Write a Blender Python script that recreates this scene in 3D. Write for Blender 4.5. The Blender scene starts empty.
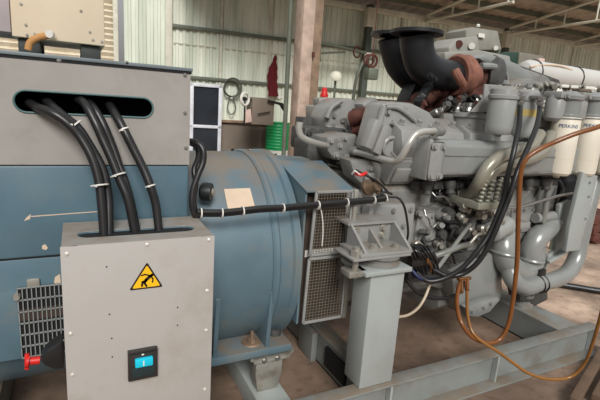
import bpy, bmesh, math, random
from mathutils import Vector, Matrix, noise
V = Vector
random.seed(7)
scene = bpy.context.scene
COL = scene.collection
# ------------------------------------------------------------------ camera
FPX = 440.0
H = 1.55
dx = V((0.89386178, -0.03555132, 0.44693089))
dy = V((-0.44331267, -0.21898578, 0.86920602))
up = V((0.06697009, -0.97508017, -0.21150337))
right = V((dx[0], dy[0], up[0])); down = V((dx[1], dy[1], up[1])); fwd = V((dx[2], dy[2], up[2]))
CAM = V((0, 0, H))
cd = bpy.data.cameras.new('camera'); cam = bpy.data.objects.new('camera', cd); COL.objects.link(cam)
cam.matrix_world = Matrix(((right[0], -down[0], -fwd[0], 0), (right[1], -down[1], -fwd[1], 0), (right[2], -down[2], -fwd[2], H), (0, 0, 0, 1)))
cd.sensor_width = 36; cd.lens = FPX * 36 / 600; cd.clip_start = 0.05; cd.clip_end = 200
scene.camera = cam
# ------------------------------------------------------------------ light
w = bpy.data.worlds.new('world'); scene.world = w; w.use_nodes = True
bgn = w.node_tree.nodes['Background']
bgn.inputs[1].default_value = 0.85
_n = w.node_tree.nodes; _l = w.node_tree.links
_tc = _n.new('ShaderNodeTexCoord'); _sx = _n.new('ShaderNodeSeparateXYZ'); _l.new(_tc.outputs['Generated'], _sx.inputs[0])
_cr = _n.new('ShaderNodeValToRGB'); _l.new(_sx.outputs['Z'], _cr.inputs['Fac'])      # dim yard and buildings low down, bright hazy sky above
_e = _cr.color_ramp.elements
_e[0].position = .0; _e[0].color = (.16, .155, .15, 1); _e[1].position = .10; _e[1].color = (.34, .335, .33, 1)
_x = _e.new(.30); _x.color = (.62, .63, .64, 1); _x = _e.new(.8); _x.color = (.74, .77, .80, 1)
_l.new(_cr.outputs['Color'], bgn.inputs[0])
sd = bpy.data.lights.new('sun', 'SUN'); sd.energy = 3.1; sd.angle = math.radians(24); sd.color = (1, .975, .945)
so = bpy.data.objects.new('sun', sd); COL.objects.link(so)
so.rotation_euler = V((0.22, 0.80, -0.64)).to_track_quat('-Z', 'Y').to_euler()
scene.view_settings.view_transform = 'Standard'; scene.view_settings.look = 'None'
scene.view_settings.exposure = 0.0; scene.view_settings.gamma = 1; scene.view_settings.use_curve_mapping = False


def P(px, py, Y=None, X=None, Z=None):
    """world point seen at a photo pixel on the plane Y=, X= or Z="""
    d = right * (px - 300) + down * (py - 200) + fwd * FPX
    if Y is not None: t = Y / d.y
    elif X is not None: t = X / d.x
    else: t = (Z - H) / d.z
    return CAM + d * t
def RR(n, p):
    """radius in metres of n pixels at point p"""
    return n * (V(p) - CAM).dot(fwd) / FPX


# ------------------------------------------------------------------ materials
def srgb(c):
    return tuple(((x / 255 + .055) / 1.055) ** 2.4 if x / 255 > .04045 else x / 255 / 12.92 for x in c)
MATS = {}
def mat(name, rgb, rough=.5, metal=0., var=.12, scale=6., dirt=None, damt=.35, bump=.0, emit=0, spec=.5, dscale=3.0, trans=0, detail=6, dust=0):
    if name in MATS: return MATS[name]
    m = bpy.data.materials.new(name); m.use_nodes = True
    nt = m.node_tree; N = nt.nodes; L = nt.links; b = N['Principled BSDF']
    c = srgb(rgb)
    tc = N.new('ShaderNodeTexCoord')
    geo = N.new('ShaderNodeNewGeometry')
    n1 = N.new('ShaderNodeTexNoise'); n1.inputs['Scale'].default_value = scale; n1.inputs['Detail'].default_value = detail
    L.new(geo.outputs['Position'], n1.inputs['Vector'])
    r = N.new('ShaderNodeValToRGB'); r.color_ramp.elements[0].position = .3; r.color_ramp.elements[1].position = .7
    r.color_ramp.elements[0].color = tuple(x * (1 - var) for x in c) + (1,)
    r.color_ramp.elements[1].color = tuple(min(1, x * (1 + var)) for x in c) + (1,)
    L.new(n1.outputs['Fac'], r.inputs['Fac'])
    out = r.outputs['Color']
    if dirt:
        n2 = N.new('ShaderNodeTexNoise'); n2.inputs['Scale'].default_value = dscale; n2.inputs['Detail'].default_value = 9; n2.inputs['Roughness'].default_value = .65
        L.new(geo.outputs['Position'], n2.inputs['Vector'])
        r2 = N.new('ShaderNodeValToRGB'); r2.color_ramp.elements[0].position = .5; r2.color_ramp.elements[1].position = .72
        r2.color_ramp.elements[0].color = (0, 0, 0, 1); r2.color_ramp.elements[1].color = (damt, damt, damt, 1)
        L.new(n2.outputs['Fac'], r2.inputs['Fac'])
        mx = N.new('ShaderNodeMix'); mx.data_type = 'RGBA'
        L.new(r2.outputs['Color'], mx.inputs[0]); L.new(out, mx.inputs[6]); mx.inputs[7].default_value = srgb(dirt) + (1,)
        out = mx.outputs[2]
    if dust:
        sx = N.new('ShaderNodeSeparateXYZ'); L.new(geo.outputs['Normal'], sx.inputs[0])
        mr = N.new('ShaderNodeMapRange'); mr.inputs[1].default_value = .45; mr.inputs[2].default_value = .95; mr.inputs[4].default_value = dust
        L.new(sx.outputs['Z'], mr.inputs[0])
        n4 = N.new('ShaderNodeTexNoise'); n4.inputs['Scale'].default_value = 7; n4.inputs['Detail'].default_value = 8; L.new(geo.outputs['Position'], n4.inputs['Vector'])
        r4 = N.new('ShaderNodeMapRange'); r4.inputs[1].default_value = .35; r4.inputs[2].default_value = .6; L.new(n4.outputs['Fac'], r4.inputs[0])
        mu = N.new('ShaderNodeMath'); mu.operation = 'MULTIPLY'; L.new(mr.outputs[0], mu.inputs[0]); L.new(r4.outputs[0], mu.inputs[1])
        m2 = N.new('ShaderNodeMix'); m2.data_type = 'RGBA'; L.new(mu.outputs[0], m2.inputs[0]); L.new(out, m2.inputs[6]); m2.inputs[7].default_value = srgb((124, 108, 90)) + (1,)
        out = m2.outputs[2]
    L.new(out, b.inputs['Base Color'])
    b.inputs['Roughness'].default_value = rough; b.inputs['Metallic'].default_value = metal
    b.inputs['Specular IOR Level'].default_value = spec
    if bump:
        bm_ = N.new('ShaderNodeBump'); bm_.inputs['Strength'].default_value = bump; bm_.inputs['Distance'].default_value = .01
        n3 = N.new('ShaderNodeTexNoise'); n3.inputs['Scale'].default_value = scale * 4; n3.inputs['Detail'].default_value = 8
        L.new(geo.outputs['Position'], n3.inputs['Vector']); L.new(n3.outputs['Fac'], bm_.inputs['Height']); L.new(bm_.outputs['Normal'], b.inputs['Normal'])
    if emit:
        b.inputs['Emission Color'].default_value = c + (1,); b.inputs['Emission Strength'].default_value = emit
    if trans: b.inputs['Transmission Weight'].default_value = trans
    MATS[name] = m
    return m

ENG = mat('grey_engine_paint', (146, 146, 143), .34, 0, .1, 5, (104, 98, 88), .55, .05, dscale=5, dust=.5)
ENG2 = mat('dusty_engine_casting', (126, 126, 122), .5, 0, .18, 9, (80, 72, 62), .75, .25, dscale=7, dust=.8)
ENGD = mat('dark_engine_casting', (70, 70, 68), .6, 0, .25, 14, (50, 44, 38), .7, .3, dscale=9)
GLOSS = mat('glossy_grey_paint', (142, 144, 141), .25, .15, .05, 5, (110, 105, 96), .4)
CAN = mat('canister_grey_paint', (150, 152, 148), .3, 0, .05, 4)
PIPE = mat('satin_pipe_paint', (140, 142, 136), .28, .3, .06, 6, (100, 92, 78), .4)
BPIPE = mat('bright_silver_pipe', (186, 184, 176), .28, .35, .05, 8, (130, 118, 100), .4)
SPIPE = mat('tan_grey_pipe', (146, 142, 128), .28, .2, .06, 6, (110, 98, 80), .4)
STEEL = mat('bare_steel', (165, 163, 158), .35, .8, .1, 12, (110, 90, 70), .4)
GALV = mat('galvanised_bracket', (168, 165, 155), .4, .5, .12, 14, (110, 88, 62), .6, dscale=12)
SKID = mat('skid_grey_paint', (128, 132, 129), .5, 0, .08, 6, (108, 98, 84), .7, .05, dscale=4, dust=.8)
SKIDT = mat('post_grey_paint', (158, 163, 160), .4, 0, .04, 5, (130, 125, 112), .35)
BLUE = mat('blue_alternator_paint', (90, 112, 122), .4, 0, .14, 4, (124, 120, 108), .65, .03, dscale=3.5, dust=.75)
BLUED = mat('blue_grey_side_panel', (84, 110, 122), .45, 0, .12, 5, (112, 118, 116), .5, dscale=4)
BOXG = mat('grey_terminal_box_paint', (156, 152, 146), .5, 0, .05, 7, (120, 108, 96), .35, .03, dscale=4, dust=.6)
CTRL = mat('light_grey_control_box_paint', (174, 169, 163), .5, 0, .03, 5, (140, 126, 110), .4, dscale=5)
CREAM = mat('cream_cabinet_paint', (222, 206, 180), .5, 0, .04, 3, (190, 165, 130), .3)
BLACKP = mat('black_heatproof_paint', (30, 31, 33), .45, 0, .15, 6, None, spec=.4)
RUB = mat('black_rubber', (32, 31, 31), .36, 0, .12, 20)
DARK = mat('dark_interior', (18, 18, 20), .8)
TIE = mat('white_nylon', (220, 216, 208), .5)
RUST = mat('rusty_iron', (134, 88, 72), .75, .1, .28, 22, (90, 52, 42), .7, .3)
RUSTD = mat('dark_rust', (92, 52, 42), .8, .1, .3, 25, (60, 38, 32), .7, .3)
ORANGE = mat('amber_hose_rubber', (122, 74, 36), .25, 0, .15, 15)
BRASS = mat('copper_brass', (160, 112, 74), .3, .8, .1, 20)
IVORY = mat('ivory_filter_paint', (226, 218, 200), .35, 0, .03, 5)
FBLUE = mat('blue_print', (40, 74, 120), .5)
YEL = mat('warning_yellow', (244, 190, 24), .5, 0, .04)
BLK = mat('black_print', (34, 22, 18), .6)
CYAN = mat('cyan_toggle', (20, 176, 200), .4, 0, .05, emit=.25)
BRK = mat('breaker_black_plastic', (48, 44, 42), .4)
RED = mat('red_plastic', (205, 36, 30), .4)
DRED = mat('dark_red_cloth', (98, 22, 28), .9, 0, .2, 12)
GREEN = mat('green_drum_paint', (20, 150, 84), .4, 0, .1, 3)
WHITE = mat('white_paint', (224, 222, 212), .5, 0, .04, 4)
DGREEN = mat('dark_green_paint', (40, 66, 56), .5)
MESHM = mat('mesh_wire', (136, 128, 114), .5, .4, .1, 30, (100, 84, 64), .5)
GRID = mat('pale_grille_paint', (132, 136, 134), .5)
DUSTI = mat('dusty_brown_inside', (62, 50, 42), .9, 0, .3, 14)
STICK = mat('faded_sticker', (206, 184, 160), .7, 0, .04, 20)
BOXSH = mat('mid_grey_enclosure', (150, 148, 140), .5, 0, .08, 6)
WOOD = mat('weathered_timber', (186, 164, 148), .85, 0, .22, 5, (120, 92, 78), .5, .2)
WOODD = mat('brown_timber', (138, 116, 96), .85, 0, .25, 8, (70, 55, 45), .5, .2)
COLM = mat('grey_green_column_paint', (100, 106, 92), .6, 0, .12, 5, (70, 66, 56), .4)
COLW = mat('pale_steel_paint', (210, 208, 190), .6, 0, .1, 4, (140, 125, 100), .5)
SCRAP = mat('scrap_metal', (110, 92, 80), .7, .3, .4, 8)
BLHOSE = mat('dark_blue_hose', (30, 38, 74), .4)
TANK = mat('off_white_tank_paint', (196, 194, 188), .4, 0, .04, 3)
GLASSD = mat('dark_glazing', (44, 48, 54), .15, 0, .3, 2)
CLOTHB = mat('pale_pink_cloth', (205, 180, 168), .9)
CONC = mat('rendered_dwarf_wall', (128, 116, 104), .9, 0, .15, 3, (90, 78, 68), .5, .1)

def floor_mat():
    m = bpy.data.materials.new('dusty_concrete_floor'); m.use_nodes = True
    nt = m.node_tree; N = nt.nodes; L = nt.links; b = N['Principled BSDF']
    geo = N.new('ShaderNodeNewGeometry')
    n = N.new('ShaderNodeTexNoise'); n.inputs['Scale'].default_value = 1.3; n.inputs['Detail'].default_value = 10; n.inputs['Roughness'].default_value = .62
    L.new(geo.outputs['Position'], n.inputs['Vector'])
    r = N.new('ShaderNodeValToRGB'); e = r.color_ramp.elements
    e[0].position = .34; e[0].color = srgb((124, 106, 92)) + (1,)
    e[1].position = .62; e[1].color = srgb((212, 184, 162)) + (1,)
    x = e.new(.5); x.color = srgb((174, 150, 130)) + (1,)
    L.new(n.outputs['Fac'], r.inputs['Fac'])
    n2 = N.new('ShaderNodeTexNoise'); n2.inputs['Scale'].default_value = 14; n2.inputs['Detail'].default_value = 6
    L.new(geo.outputs['Position'], n2.inputs['Vector'])
    r2 = N.new('ShaderNodeValToRGB'); r2.color_ramp.elements[0].position = .3; r2.color_ramp.elements[0].color = (.55, .52, .5, 1); r2.color_ramp.elements[1].position = .45; r2.color_ramp.elements[1].color = (1, 1, 1, 1)
    L.new(n2.outputs['Fac'], r2.inputs['Fac'])
    mx = N.new('ShaderNodeMix'); mx.data_type = 'RGBA'; mx.blend_type = 'MULTIPLY'; mx.inputs[0].default_value = .7
    L.new(r.outputs['Color'], mx.inputs[6]); L.new(r2.outputs['Color'], mx.inputs[7]); L.new(mx.outputs[2], b.inputs['Base Color'])
    # shade round and under the machine, painted in as darker floor colour
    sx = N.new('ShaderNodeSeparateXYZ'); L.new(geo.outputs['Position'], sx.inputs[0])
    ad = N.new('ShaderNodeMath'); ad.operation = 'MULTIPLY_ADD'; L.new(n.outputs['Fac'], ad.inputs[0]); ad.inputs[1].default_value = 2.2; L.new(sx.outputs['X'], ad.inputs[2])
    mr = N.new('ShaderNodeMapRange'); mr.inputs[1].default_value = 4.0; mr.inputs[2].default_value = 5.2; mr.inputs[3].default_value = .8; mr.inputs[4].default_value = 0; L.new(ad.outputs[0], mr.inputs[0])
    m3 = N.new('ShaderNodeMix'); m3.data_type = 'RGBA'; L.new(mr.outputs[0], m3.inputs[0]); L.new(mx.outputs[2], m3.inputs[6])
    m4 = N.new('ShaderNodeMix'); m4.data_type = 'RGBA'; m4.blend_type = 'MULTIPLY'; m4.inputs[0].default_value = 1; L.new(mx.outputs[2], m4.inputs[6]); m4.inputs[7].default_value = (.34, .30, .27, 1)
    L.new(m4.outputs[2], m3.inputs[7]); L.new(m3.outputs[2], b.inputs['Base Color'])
    b.inputs['Roughness'].default_value = .85
    return m
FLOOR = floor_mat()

def cladding_mat(name, c0, c1, vertical=True, pitch=1.0):
    """sheet colour with rust streaks running down"""
    m = bpy.data.materials.new(name); m.use_nodes = True
    nt = m.node_tree; N = nt.nodes; L = nt.links; b = N['Principled BSDF']
    geo = N.new('ShaderNodeNewGeometry'); mp = N.new('ShaderNodeMapping'); mp.inputs['Scale'].default_value = (2.2, 2.2, .25)
    L.new(geo.outputs['Position'], mp.inputs['Vector'])
    n = N.new('ShaderNodeTexNoise'); n.inputs['Scale'].default_value = 1.6; n.inputs['Detail'].default_value = 8
    L.new(mp.outputs['Vector'], n.inputs['Vector'])
    r = N.new('ShaderNodeValToRGB'); e = r.color_ramp.elements
    e[0].position = .36; e[0].color = srgb(c0) + (1,); e[1].position = .64; e[1].color = srgb(c1) + (1,)
    L.new(n.outputs['Fac'], r.inputs['Fac']); L.new(r.outputs['Color'], b.inputs['Base Color'])
    b.inputs['Roughness'].default_value = .55
    return m
CLAD = cladding_mat('pale_green_sheet', (196, 204, 186), (232, 236, 220))
ROOFM = cladding_mat('brown_roof_sheet', (140, 126, 110), (168, 152, 134))
LOUV = cladding_mat('cream_louvre', (226, 214, 190), (248, 240, 220))

SPLIT = {'pipe_fittings': 'pipe_fitting', 'pipe_unions': 'pipe_union', 'elbow_flange': 'elbow_flange', 'bolt_heads': 'bolt_head', 'pipe_union': 'pipe_union',
         'drain_valves': 'drain_valve', 'front_gear_clutter': 'gear_hub', 'cover_bolts': 'bolt_head', 'pump_fittings': 'pump_fitting', 'fuel_lines': 'fuel_line',
         'exhaust_flanges': 'exhaust_flange', 'stand_leg': 'stand_leg', 'web_strut': 'web_strut', 'screws': 'screw', 'chord': 'chord', 'cover_screws': 'screw', 'sensor_leads': 'sensor_lead',
         'copper_leads': 'copper_lead', 'hose_clamp': 'hose_clamp', 'latch': 'latch', 'bolts_and_bosses': 'bolt_boss'}
# ------------------------------------------------------------------ mesh builder
class MB:
    def __init__(s): s.bm = bmesh.new()
    def add(s, verts, faces, M=None):
        vs = [s.bm.verts.new(M @ V(v) if M else V(v)) for v in verts]
        for f in faces:
            try: s.bm.faces.new([vs[i] for i in f])
            except ValueError: pass
        return s
    def bmadd(s, b2, M=None):
        b2.verts.index_update()
        vs = [s.bm.verts.new(M @ v.co if M else v.co) for v in b2.verts]
        for f in b2.faces:
            try: s.bm.faces.new([vs[v.index] for v in f.verts])
            except ValueError: pass
        b2.free(); return s
    def box(s, x0, x1, y0, y1, z0, z1, bev=0, M=None, seg=2):
        b2 = bmesh.new(); bmesh.ops.create_cube(b2, size=1)
        for v in b2.verts:
            v.co = V(((x0 + x1) / 2 + v.co.x * (x1 - x0), (y0 + y1) / 2 + v.co.y * (y1 - y0), (z0 + z1) / 2 + v.co.z * (z1 - z0)))
        if bev: bmesh.ops.bevel(b2, geom=b2.edges[:], offset=bev, segments=seg, affect='EDGES', profile=.5)
        return s.bmadd(b2, M)
    def cbox(s, c, size, M3=None, bev=0):
        """box centred at c with a rotation"""
        M = Matrix.Translation(V(c)) @ (M3.to_4x4() if M3 else Matrix.Identity(4))
        a, b, d = [q / 2 for q in size]
        return s.box(-a, a, -b, b, -d, d, bev, M)
    def bar(s, p0, p1, wd, ht, bev=0, upv=V((0, 0, 1))):
        p0, p1 = V(p0), V(p1); d = (p1 - p0); l = d.length; d.normalize()
        sx = upv.cross(d)
        if sx.length < 1e-4: sx = V((1, 0, 0)).cross(d)
        sx.normalize(); u = d.cross(sx)
        M = Matrix((sx, d, u)).transposed().to_4x4(); M.translation = (p0 + p1) / 2
        return s.box(-wd / 2, wd / 2, -l / 2, l / 2, -ht / 2, ht / 2, bev, M)
    def cyl(s, p0, p1, r, r2=None, n=24, caps=True):
        return s.sweep([p0, p1], [r, r if r2 is None else r2], n, caps)
    def sweep(s, pts, rad, n=14, caps=True, closed=False):
        pts = [V(p) for p in pts]; k = len(pts)
        if not isinstance(rad, (list, tuple)): rad = [rad] * k
        T = []
        for i in range(k):
            if closed: t = pts[(i + 1) % k] - pts[i - 1]
            else: t = pts[min(i + 1, k - 1)] - pts[max(i - 1, 0)]
            T.append(t.normalized() if t.length > 1e-9 else V((0, 0, 1)))
        a = V((0, 0, 1)) if abs(T[0].z) < .9 else V((1, 0, 0))
        nrm = (a - T[0] * a.dot(T[0])).normalized()
        rings = []
        for i in range(k):
            if i:
                nrm = nrm - T[i] * nrm.dot(T[i])
                if nrm.length < 1e-6: nrm = T[i].orthogonal()
                nrm.normalize()
            bn = T[i].cross(nrm)
            rings.append([s.bm.verts.new(pts[i] + (nrm * math.cos(2 * math.pi * j / n) + bn * math.sin(2 * math.pi * j / n)) * max(rad[i], 1e-4)) for j in range(n)])
        for i in range(k if closed else k - 1):
            A, B = rings[i], rings[(i + 1) % k]
            for j in range(n): s.bm.faces.new((A[j], A[(j + 1) % n], B[(j + 1) % n], B[j]))
        if caps and not closed:
            s.bm.faces.new(rings[0][::-1]); s.bm.faces.new(rings[-1])
        return s
    def tube(s, pts, r, n=12, res=6, caps=True):
        return s.sweep(smooth(pts, res), r, n, caps)
    def lathe(s, prof, base, axis=(0, 0, 1), n=32, ang=None):
        """prof: list of (r, h) along the axis"""
        ax = V(axis).normalized()
        q = V((0, 0, 1)).rotation_difference(ax)
        M = Matrix.Translation(V(base)) @ q.to_matrix().to_4x4()
        rings = []
        for r, h in prof:
            rings.append([s.bm.verts.new(M @ V((max(r, 1e-4) * math.cos(2 * math.pi * j / n), max(r, 1e-4) * math.sin(2 * math.pi * j / n), h))) for j in range(n)])
        for A, B in zip(rings, rings[1:]):
            for j in range(n): s.bm.faces.new((A[j], A[(j + 1) % n], B[(j + 1) % n], B[j]))
        s.bm.faces.new(rings[0][::-1]); s.bm.faces.new(rings[-1])
        return s
    def torus(s, c, axis, R, r, n=32, m=10):
        ax = V(axis).normalized(); a = ax.orthogonal().normalized(); b = ax.cross(a)
        return s.sweep([V(c) + a * R * math.cos(2 * math.pi * i / n) + b * R * math.sin(2 * math.pi * i / n) for i in range(n)], r, m, closed=True)
    def prism(s, poly, y0, y1, axis='Y', bev=0, M=None):
        """poly of 2D points extruded on an axis"""
        b2 = bmesh.new()
        def mk(a, b, c):
            return {'Y': V((a, c, b)), 'X': V((c, a, b)), 'Z': V((a, b, c))}[axis]
        A = [b2.verts.new(mk(a, b, y0)) for a, b in poly]; B = [b2.verts.new(mk(a, b, y1)) for a, b in poly]
        n = len(poly)
        b2.faces.new(A); b2.faces.new(B[::-1])
        for i in range(n): b2.faces.new((A[i], B[i], B[(i + 1) % n], A[(i + 1) % n]))
        bmesh.ops.recalc_face_normals(b2, faces=b2.faces[:])
        if bev: bmesh.ops.bevel(b2, geom=b2.edges[:], offset=bev, segments=2, affect='EDGES', profile=.5)
        return s.bmadd(b2, M)
    def slab(s, pts, vec, bev=0):
        """planar polygon of 3D points given thickness vec"""
        b2 = bmesh.new(); vec = V(vec)
        A = [b2.verts.new(V(p)) for p in pts]; B = [b2.verts.new(V(p) + vec) for p in pts]; n = len(pts)
        b2.faces.new(A); b2.faces.new(B[::-1])
        for i in range(n): b2.faces.new((A[i], B[i], B[(i + 1) % n], A[(i + 1) % n]))
        bmesh.ops.recalc_face_normals(b2, faces=b2.faces[:])
        if bev: bmesh.ops.bevel(b2, geom=b2.edges[:], offset=bev, segments=2, affect='EDGES', profile=.5)
        return s.bmadd(b2)
    def bolt(s, p, axis=(0, -1, 0), r=.012, h=.01):
        ax = V(axis).normalized(); p = V(p)
        s.sweep([p - ax * .002, p + ax * h * .25], r * 1.5, 16)
        s.sweep([p, p + ax * h], r, 6)
        return s
    def islands(s):
        bm = s.bm; bm.verts.index_update(); seen = set(); out = []
        for v in bm.verts:
            if v in seen: continue
            st = [v]; seen.add(v); g = []
            while st:
                a = st.pop(); g.append(a)
                for e in a.link_edges:
                    o = e.other_vert(a)
                    if o not in seen: seen.add(o); st.append(o)
            out.append(g)
        return out
    def build(s, name, m, parent=None, angle=35, thing=None):
        if name in SPLIT:
            gr = []
            for g in s.islands():
                c = sum((v.co for v in g), V()) / len(g)
                for q in gr:
                    if (q[0] - c).length < .018: q[1].extend(g); break
                else: gr.append([c, list(g)])
            if len(gr) > 1:
                res = []
                for c, g in gr:
                    b = MB(); mp = {v: b.bm.verts.new(v.co) for v in g}
                    for f in {f for v in g for f in v.link_faces}: b.bm.faces.new([mp[v] for v in f.verts])
                    res.append(b.build1(SPLIT[name], m, parent, angle))
                s.bm.free(); return res[0]
            name = SPLIT[name]
        return s.build1(name, m, parent, angle)
    def build1(s, name, m, parent=None, angle=35):
        bmesh.ops.recalc_face_normals(s.bm, faces=s.bm.faces[:])
        for f in s.bm.faces: f.smooth = True
        xs = [v.co for v in s.bm.verts]
        c = V(((min(v.x for v in xs) + max(v.x for v in xs)) / 2, (min(v.y for v in xs) + max(v.y for v in xs)) / 2, min(v.z for v in xs)))
        for v in s.bm.verts: v.co -= c
        me = bpy.data.meshes.new(name); s.bm.to_mesh(me); s.bm.free()
        me.set_sharp_from_angle(angle=math.radians(angle))
        me.materials.append(m)
        o = bpy.data.objects.new(name, me); COL.objects.link(o)
        pw = V((0, 0, 0)); p = parent
        while p is not None: pw = pw + p.location; p = p.parent
        if parent is not None: o.parent = parent
        o.location = c - pw
        return o

def smooth(pts, res=6):
    pts = [V(p) for p in pts]
    if len(pts) < 3: return pts
    out = []
    for i in range(len(pts) - 1):
        p0 = pts[i - 1] if i else pts[0] * 2 - pts[1]
        p1, p2 = pts[i], pts[i + 1]
        p3 = pts[i + 2] if i + 2 < len(pts) else pts[-1] * 2 - pts[-2]
        for k in range(res):
            t = k / res
            out.append(.5 * ((2 * p1) + (p2 - p0) * t + (2 * p0 - 5 * p1 + 4 * p2 - p3) * t * t + (3 * p1 - p0 - 3 * p2 + p3) * t ** 3))
    out.append(pts[-1])
    return out

def thing(name, loc, label, cat, group=None):
    o = bpy.data.objects.new(name, None); COL.objects.link(o); o.location = V(loc); o.empty_display_size = .05
    o['label'] = label; o['category'] = cat
    if group: o['group'] = group
    return o
def tag(o, label, cat, group=None, kind=None):
    o['label'] = label; o['category'] = cat
    if group: o['group'] = group
    if kind: o['kind'] = kind
    return o
def struct(o): o['kind'] = 'structure'; return o
def lab(o, s): o['label'] = s; return o

# ================================================================== SETTING
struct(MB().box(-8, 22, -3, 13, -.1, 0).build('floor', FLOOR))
WA = -math.radians(4.5)     # the shed wall runs slightly askew of the machine
def WP(u, z, off=0):        # point on the wall: u along it, off in front of it
    b = V((0, 11.0, 0)); d = V((math.cos(WA), math.sin(WA), 0)); n = V((math.sin(WA), -math.cos(WA), 0))
    return b + d * u + n * off + V((0, 0, z))
MW = Matrix.Translation((0, 11.0, 0)) @ Matrix.Rotation(WA, 4, 'Z')
def clad(name, u0, u1, z0, z1, m, pitch=.155, depth=.03):
    b = MB(); pts = []; u = u0
    while u < u1:
        for du, d in ((0, 0), (.45, 0), (.55, depth), (.9, depth)):
            pts.append((u + du * pitch, d))
        u += pitch
    A = [b.bm.verts.new(MW @ V((a, -d, z0))) for a, d in pts]; B = [b.bm.verts.new(MW @ V((a, -d, z1))) for a, d in pts]
    for i in range(len(pts) - 1): b.bm.faces.new((A[i], A[i + 1], B[i + 1], B[i]))
    # solid backing
    b.box(u0, pts[-1][0], .01, .05, z0, z1, 0, MW)
    return struct(b.build(name, m, angle=20))
EAVE = 4.12
clad('wall_back', 2.02, 17.5, 1.0, EAVE, CLAD)
clad('wall_back_left', 1.0, 1.84, 1.0, 5.2, CLAD)
struct(MB().box(-6, 17.5, -.12, .1, 0, 1.0, 0, MW).build('wall_base', CONC))
struct(MB().box(-6, 17.5, -.2, .1, 1.0, 1.06, .01, MW).build('trim_1', WOODD))
b = MB()
for k in range(34): b.cbox(MW @ V((-2.6, 0, 1.15 + k * .12)), (6.8, .02, .1), Matrix.Rotation(WA, 3, 'Z') @ Matrix.Rotation(math.radians(40), 3, 'X'))
b.box(-6, .86, .12, .14, 1.0, 5.2, 0, MW)
struct(b.build('wall_louvre', LOUV))
for k, (u, m_, wd) in enumerate(((.83, COLW, .1), (1.94, COLW, .14))):
    struct(MB().box(u - wd / 2, u + wd / 2, -.12, .0, 0, 5.2, .01, MW).build('trim_%d' % (k + 2), m_))
# girts
struct(MB().box(2.0, 17.5, -.09, -.035, 3.06, 3.14, .004, MW).box(2.0, 17.5, -.09, -.035, 1.97, 2.04, .004, MW).box(1.0, 1.9, -.09, -.035, 2.13, 2.21, 0, MW).build('trim_4', COLM))
struct(MB().box(2.0, 17.5, -.16, -.05, EAVE - .07, EAVE + .06, .004, MW).build('trim_5', COLW))
# vertical seams and lap line of the cladding
b = MB()
for u in (3.1, 4.3, 6.9, 8.1, 9.3, 11.2, 13.3, 14.9): b.box(u, u + .07, -.045, -.03, 1.05, EAVE, 0, MW)
b.box(2.05, 17.5, -.042, -.031, 2.73, 2.75, 0, MW)
struct(b.build('trim_6', COLW))
# roof
TH = math.radians(9)
def RP(x, s_, dz=0):   # s_ metres from the eave down the rafter towards the viewer
    return V((x, 11.0 - .0787 * x - s_ * math.cos(TH), EAVE + .1 + s_ * math.sin(TH) + dz))
b = MB(); n = 0; prev = None; x = 1.9
while x < 19:
    for du, d in ((0, 0), (.08, .035), (.16, .035), (.24, 0)):
        a = (b.bm.verts.new(RP(x + du, -.4, .1 + d)), b.bm.verts.new(RP(x + du, 3.0, .1 + d)))
        if prev: b.bm.faces.new((prev[0], a[0], a[1], prev[1]))
        prev = a
    x += .32
struct(b.build('ceiling', ROOFM, angle=20))
b = MB()
for s_ in (.5, 1.2, 2.1, 2.95): b.bar(RP(1.9, s_, .04), RP(19, s_, .04), .06, .12)
struct(b.build('trim_7', COLM))

def roof_truss(u):
    e = thing('roof_truss', WP(u, 0, .25), 'x', 'roof truss', None)
    x = WP(u, 0, .25).x
    b = MB()
    b.cyl(RP(x, .1, -.06), RP(x, 3.0, -.06), .04, n=10); b.cyl(RP(x, .1, -.2), RP(x, 3.0, -.6), .035, n=10)
    b.build('chord', COLW, e)
    b = MB()
    for k in range(4):
        s_ = .3 + k * .85; b.cyl(RP(x, s_, -.2 - .4 * (s_ - .1) / 2.9), RP(x, s_, -.06), .022, n=8)
    b.build('web_strut', COLW, e)
    return e
TR = []
for u, lb in ((8.8, 'pale tubular roof truss above the black exhaust outlets'), (11.75, 'pale tubular roof truss on top of the right-hand steel column'), (14.8, 'pale tubular roof truss at the far right edge of the roof')):
    t = roof_truss(u); t['label'] = lb; TR.append(t)
def steel_column(u, label, tilt=0):
    e = thing('steel_column', WP(u, 0, .22), label, 'column')
    b = MB(); b.box(u - .09, u + .07, -.3, -.14, 0, 4.2, .01, MW); b.build('column_shaft', mat('dark_green_grey_steel', (74, 82, 74), .6), e)
    MB().box(u - .12, u + .10, -.33, -.12, 3.65, EAVE, .01, MW).build('column_head', COLW, e)
steel_column(6.98, 'grey-green steel column against shed wall left of the exhaust outlets')
steel_column(11.77, 'grey-green steel column against shed wall right of the exhaust outlets')
# rough timber post
e = thing('timber_column', (3.45, 7, 0), 'rough weathered timber column rising behind the blue alternator', 'column')
MB().box(3.38, 3.60, 6.9, 7.2, 0, 5.2, .02).build('post', WOOD, e)
lab(MB().box(3.605, 3.78, 6.95, 7.15, 0, 5.2, .015).build('side_plank', WOODD, e), 'browner plank on the right side of the column')
b = MB(); b.box(3.58, 3.63, 6.87, 6.9, 2.35, 2.43, .005); b.build('bolt_plate', RUSTD, e)
tag(MB().cyl((3.36, 7.3, 0), (3.30, 7.3, 5.0), .04, n=12).build('thin_pole', COLM), 'thin grey-green pole just left of the timber column', 'pole')

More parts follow.
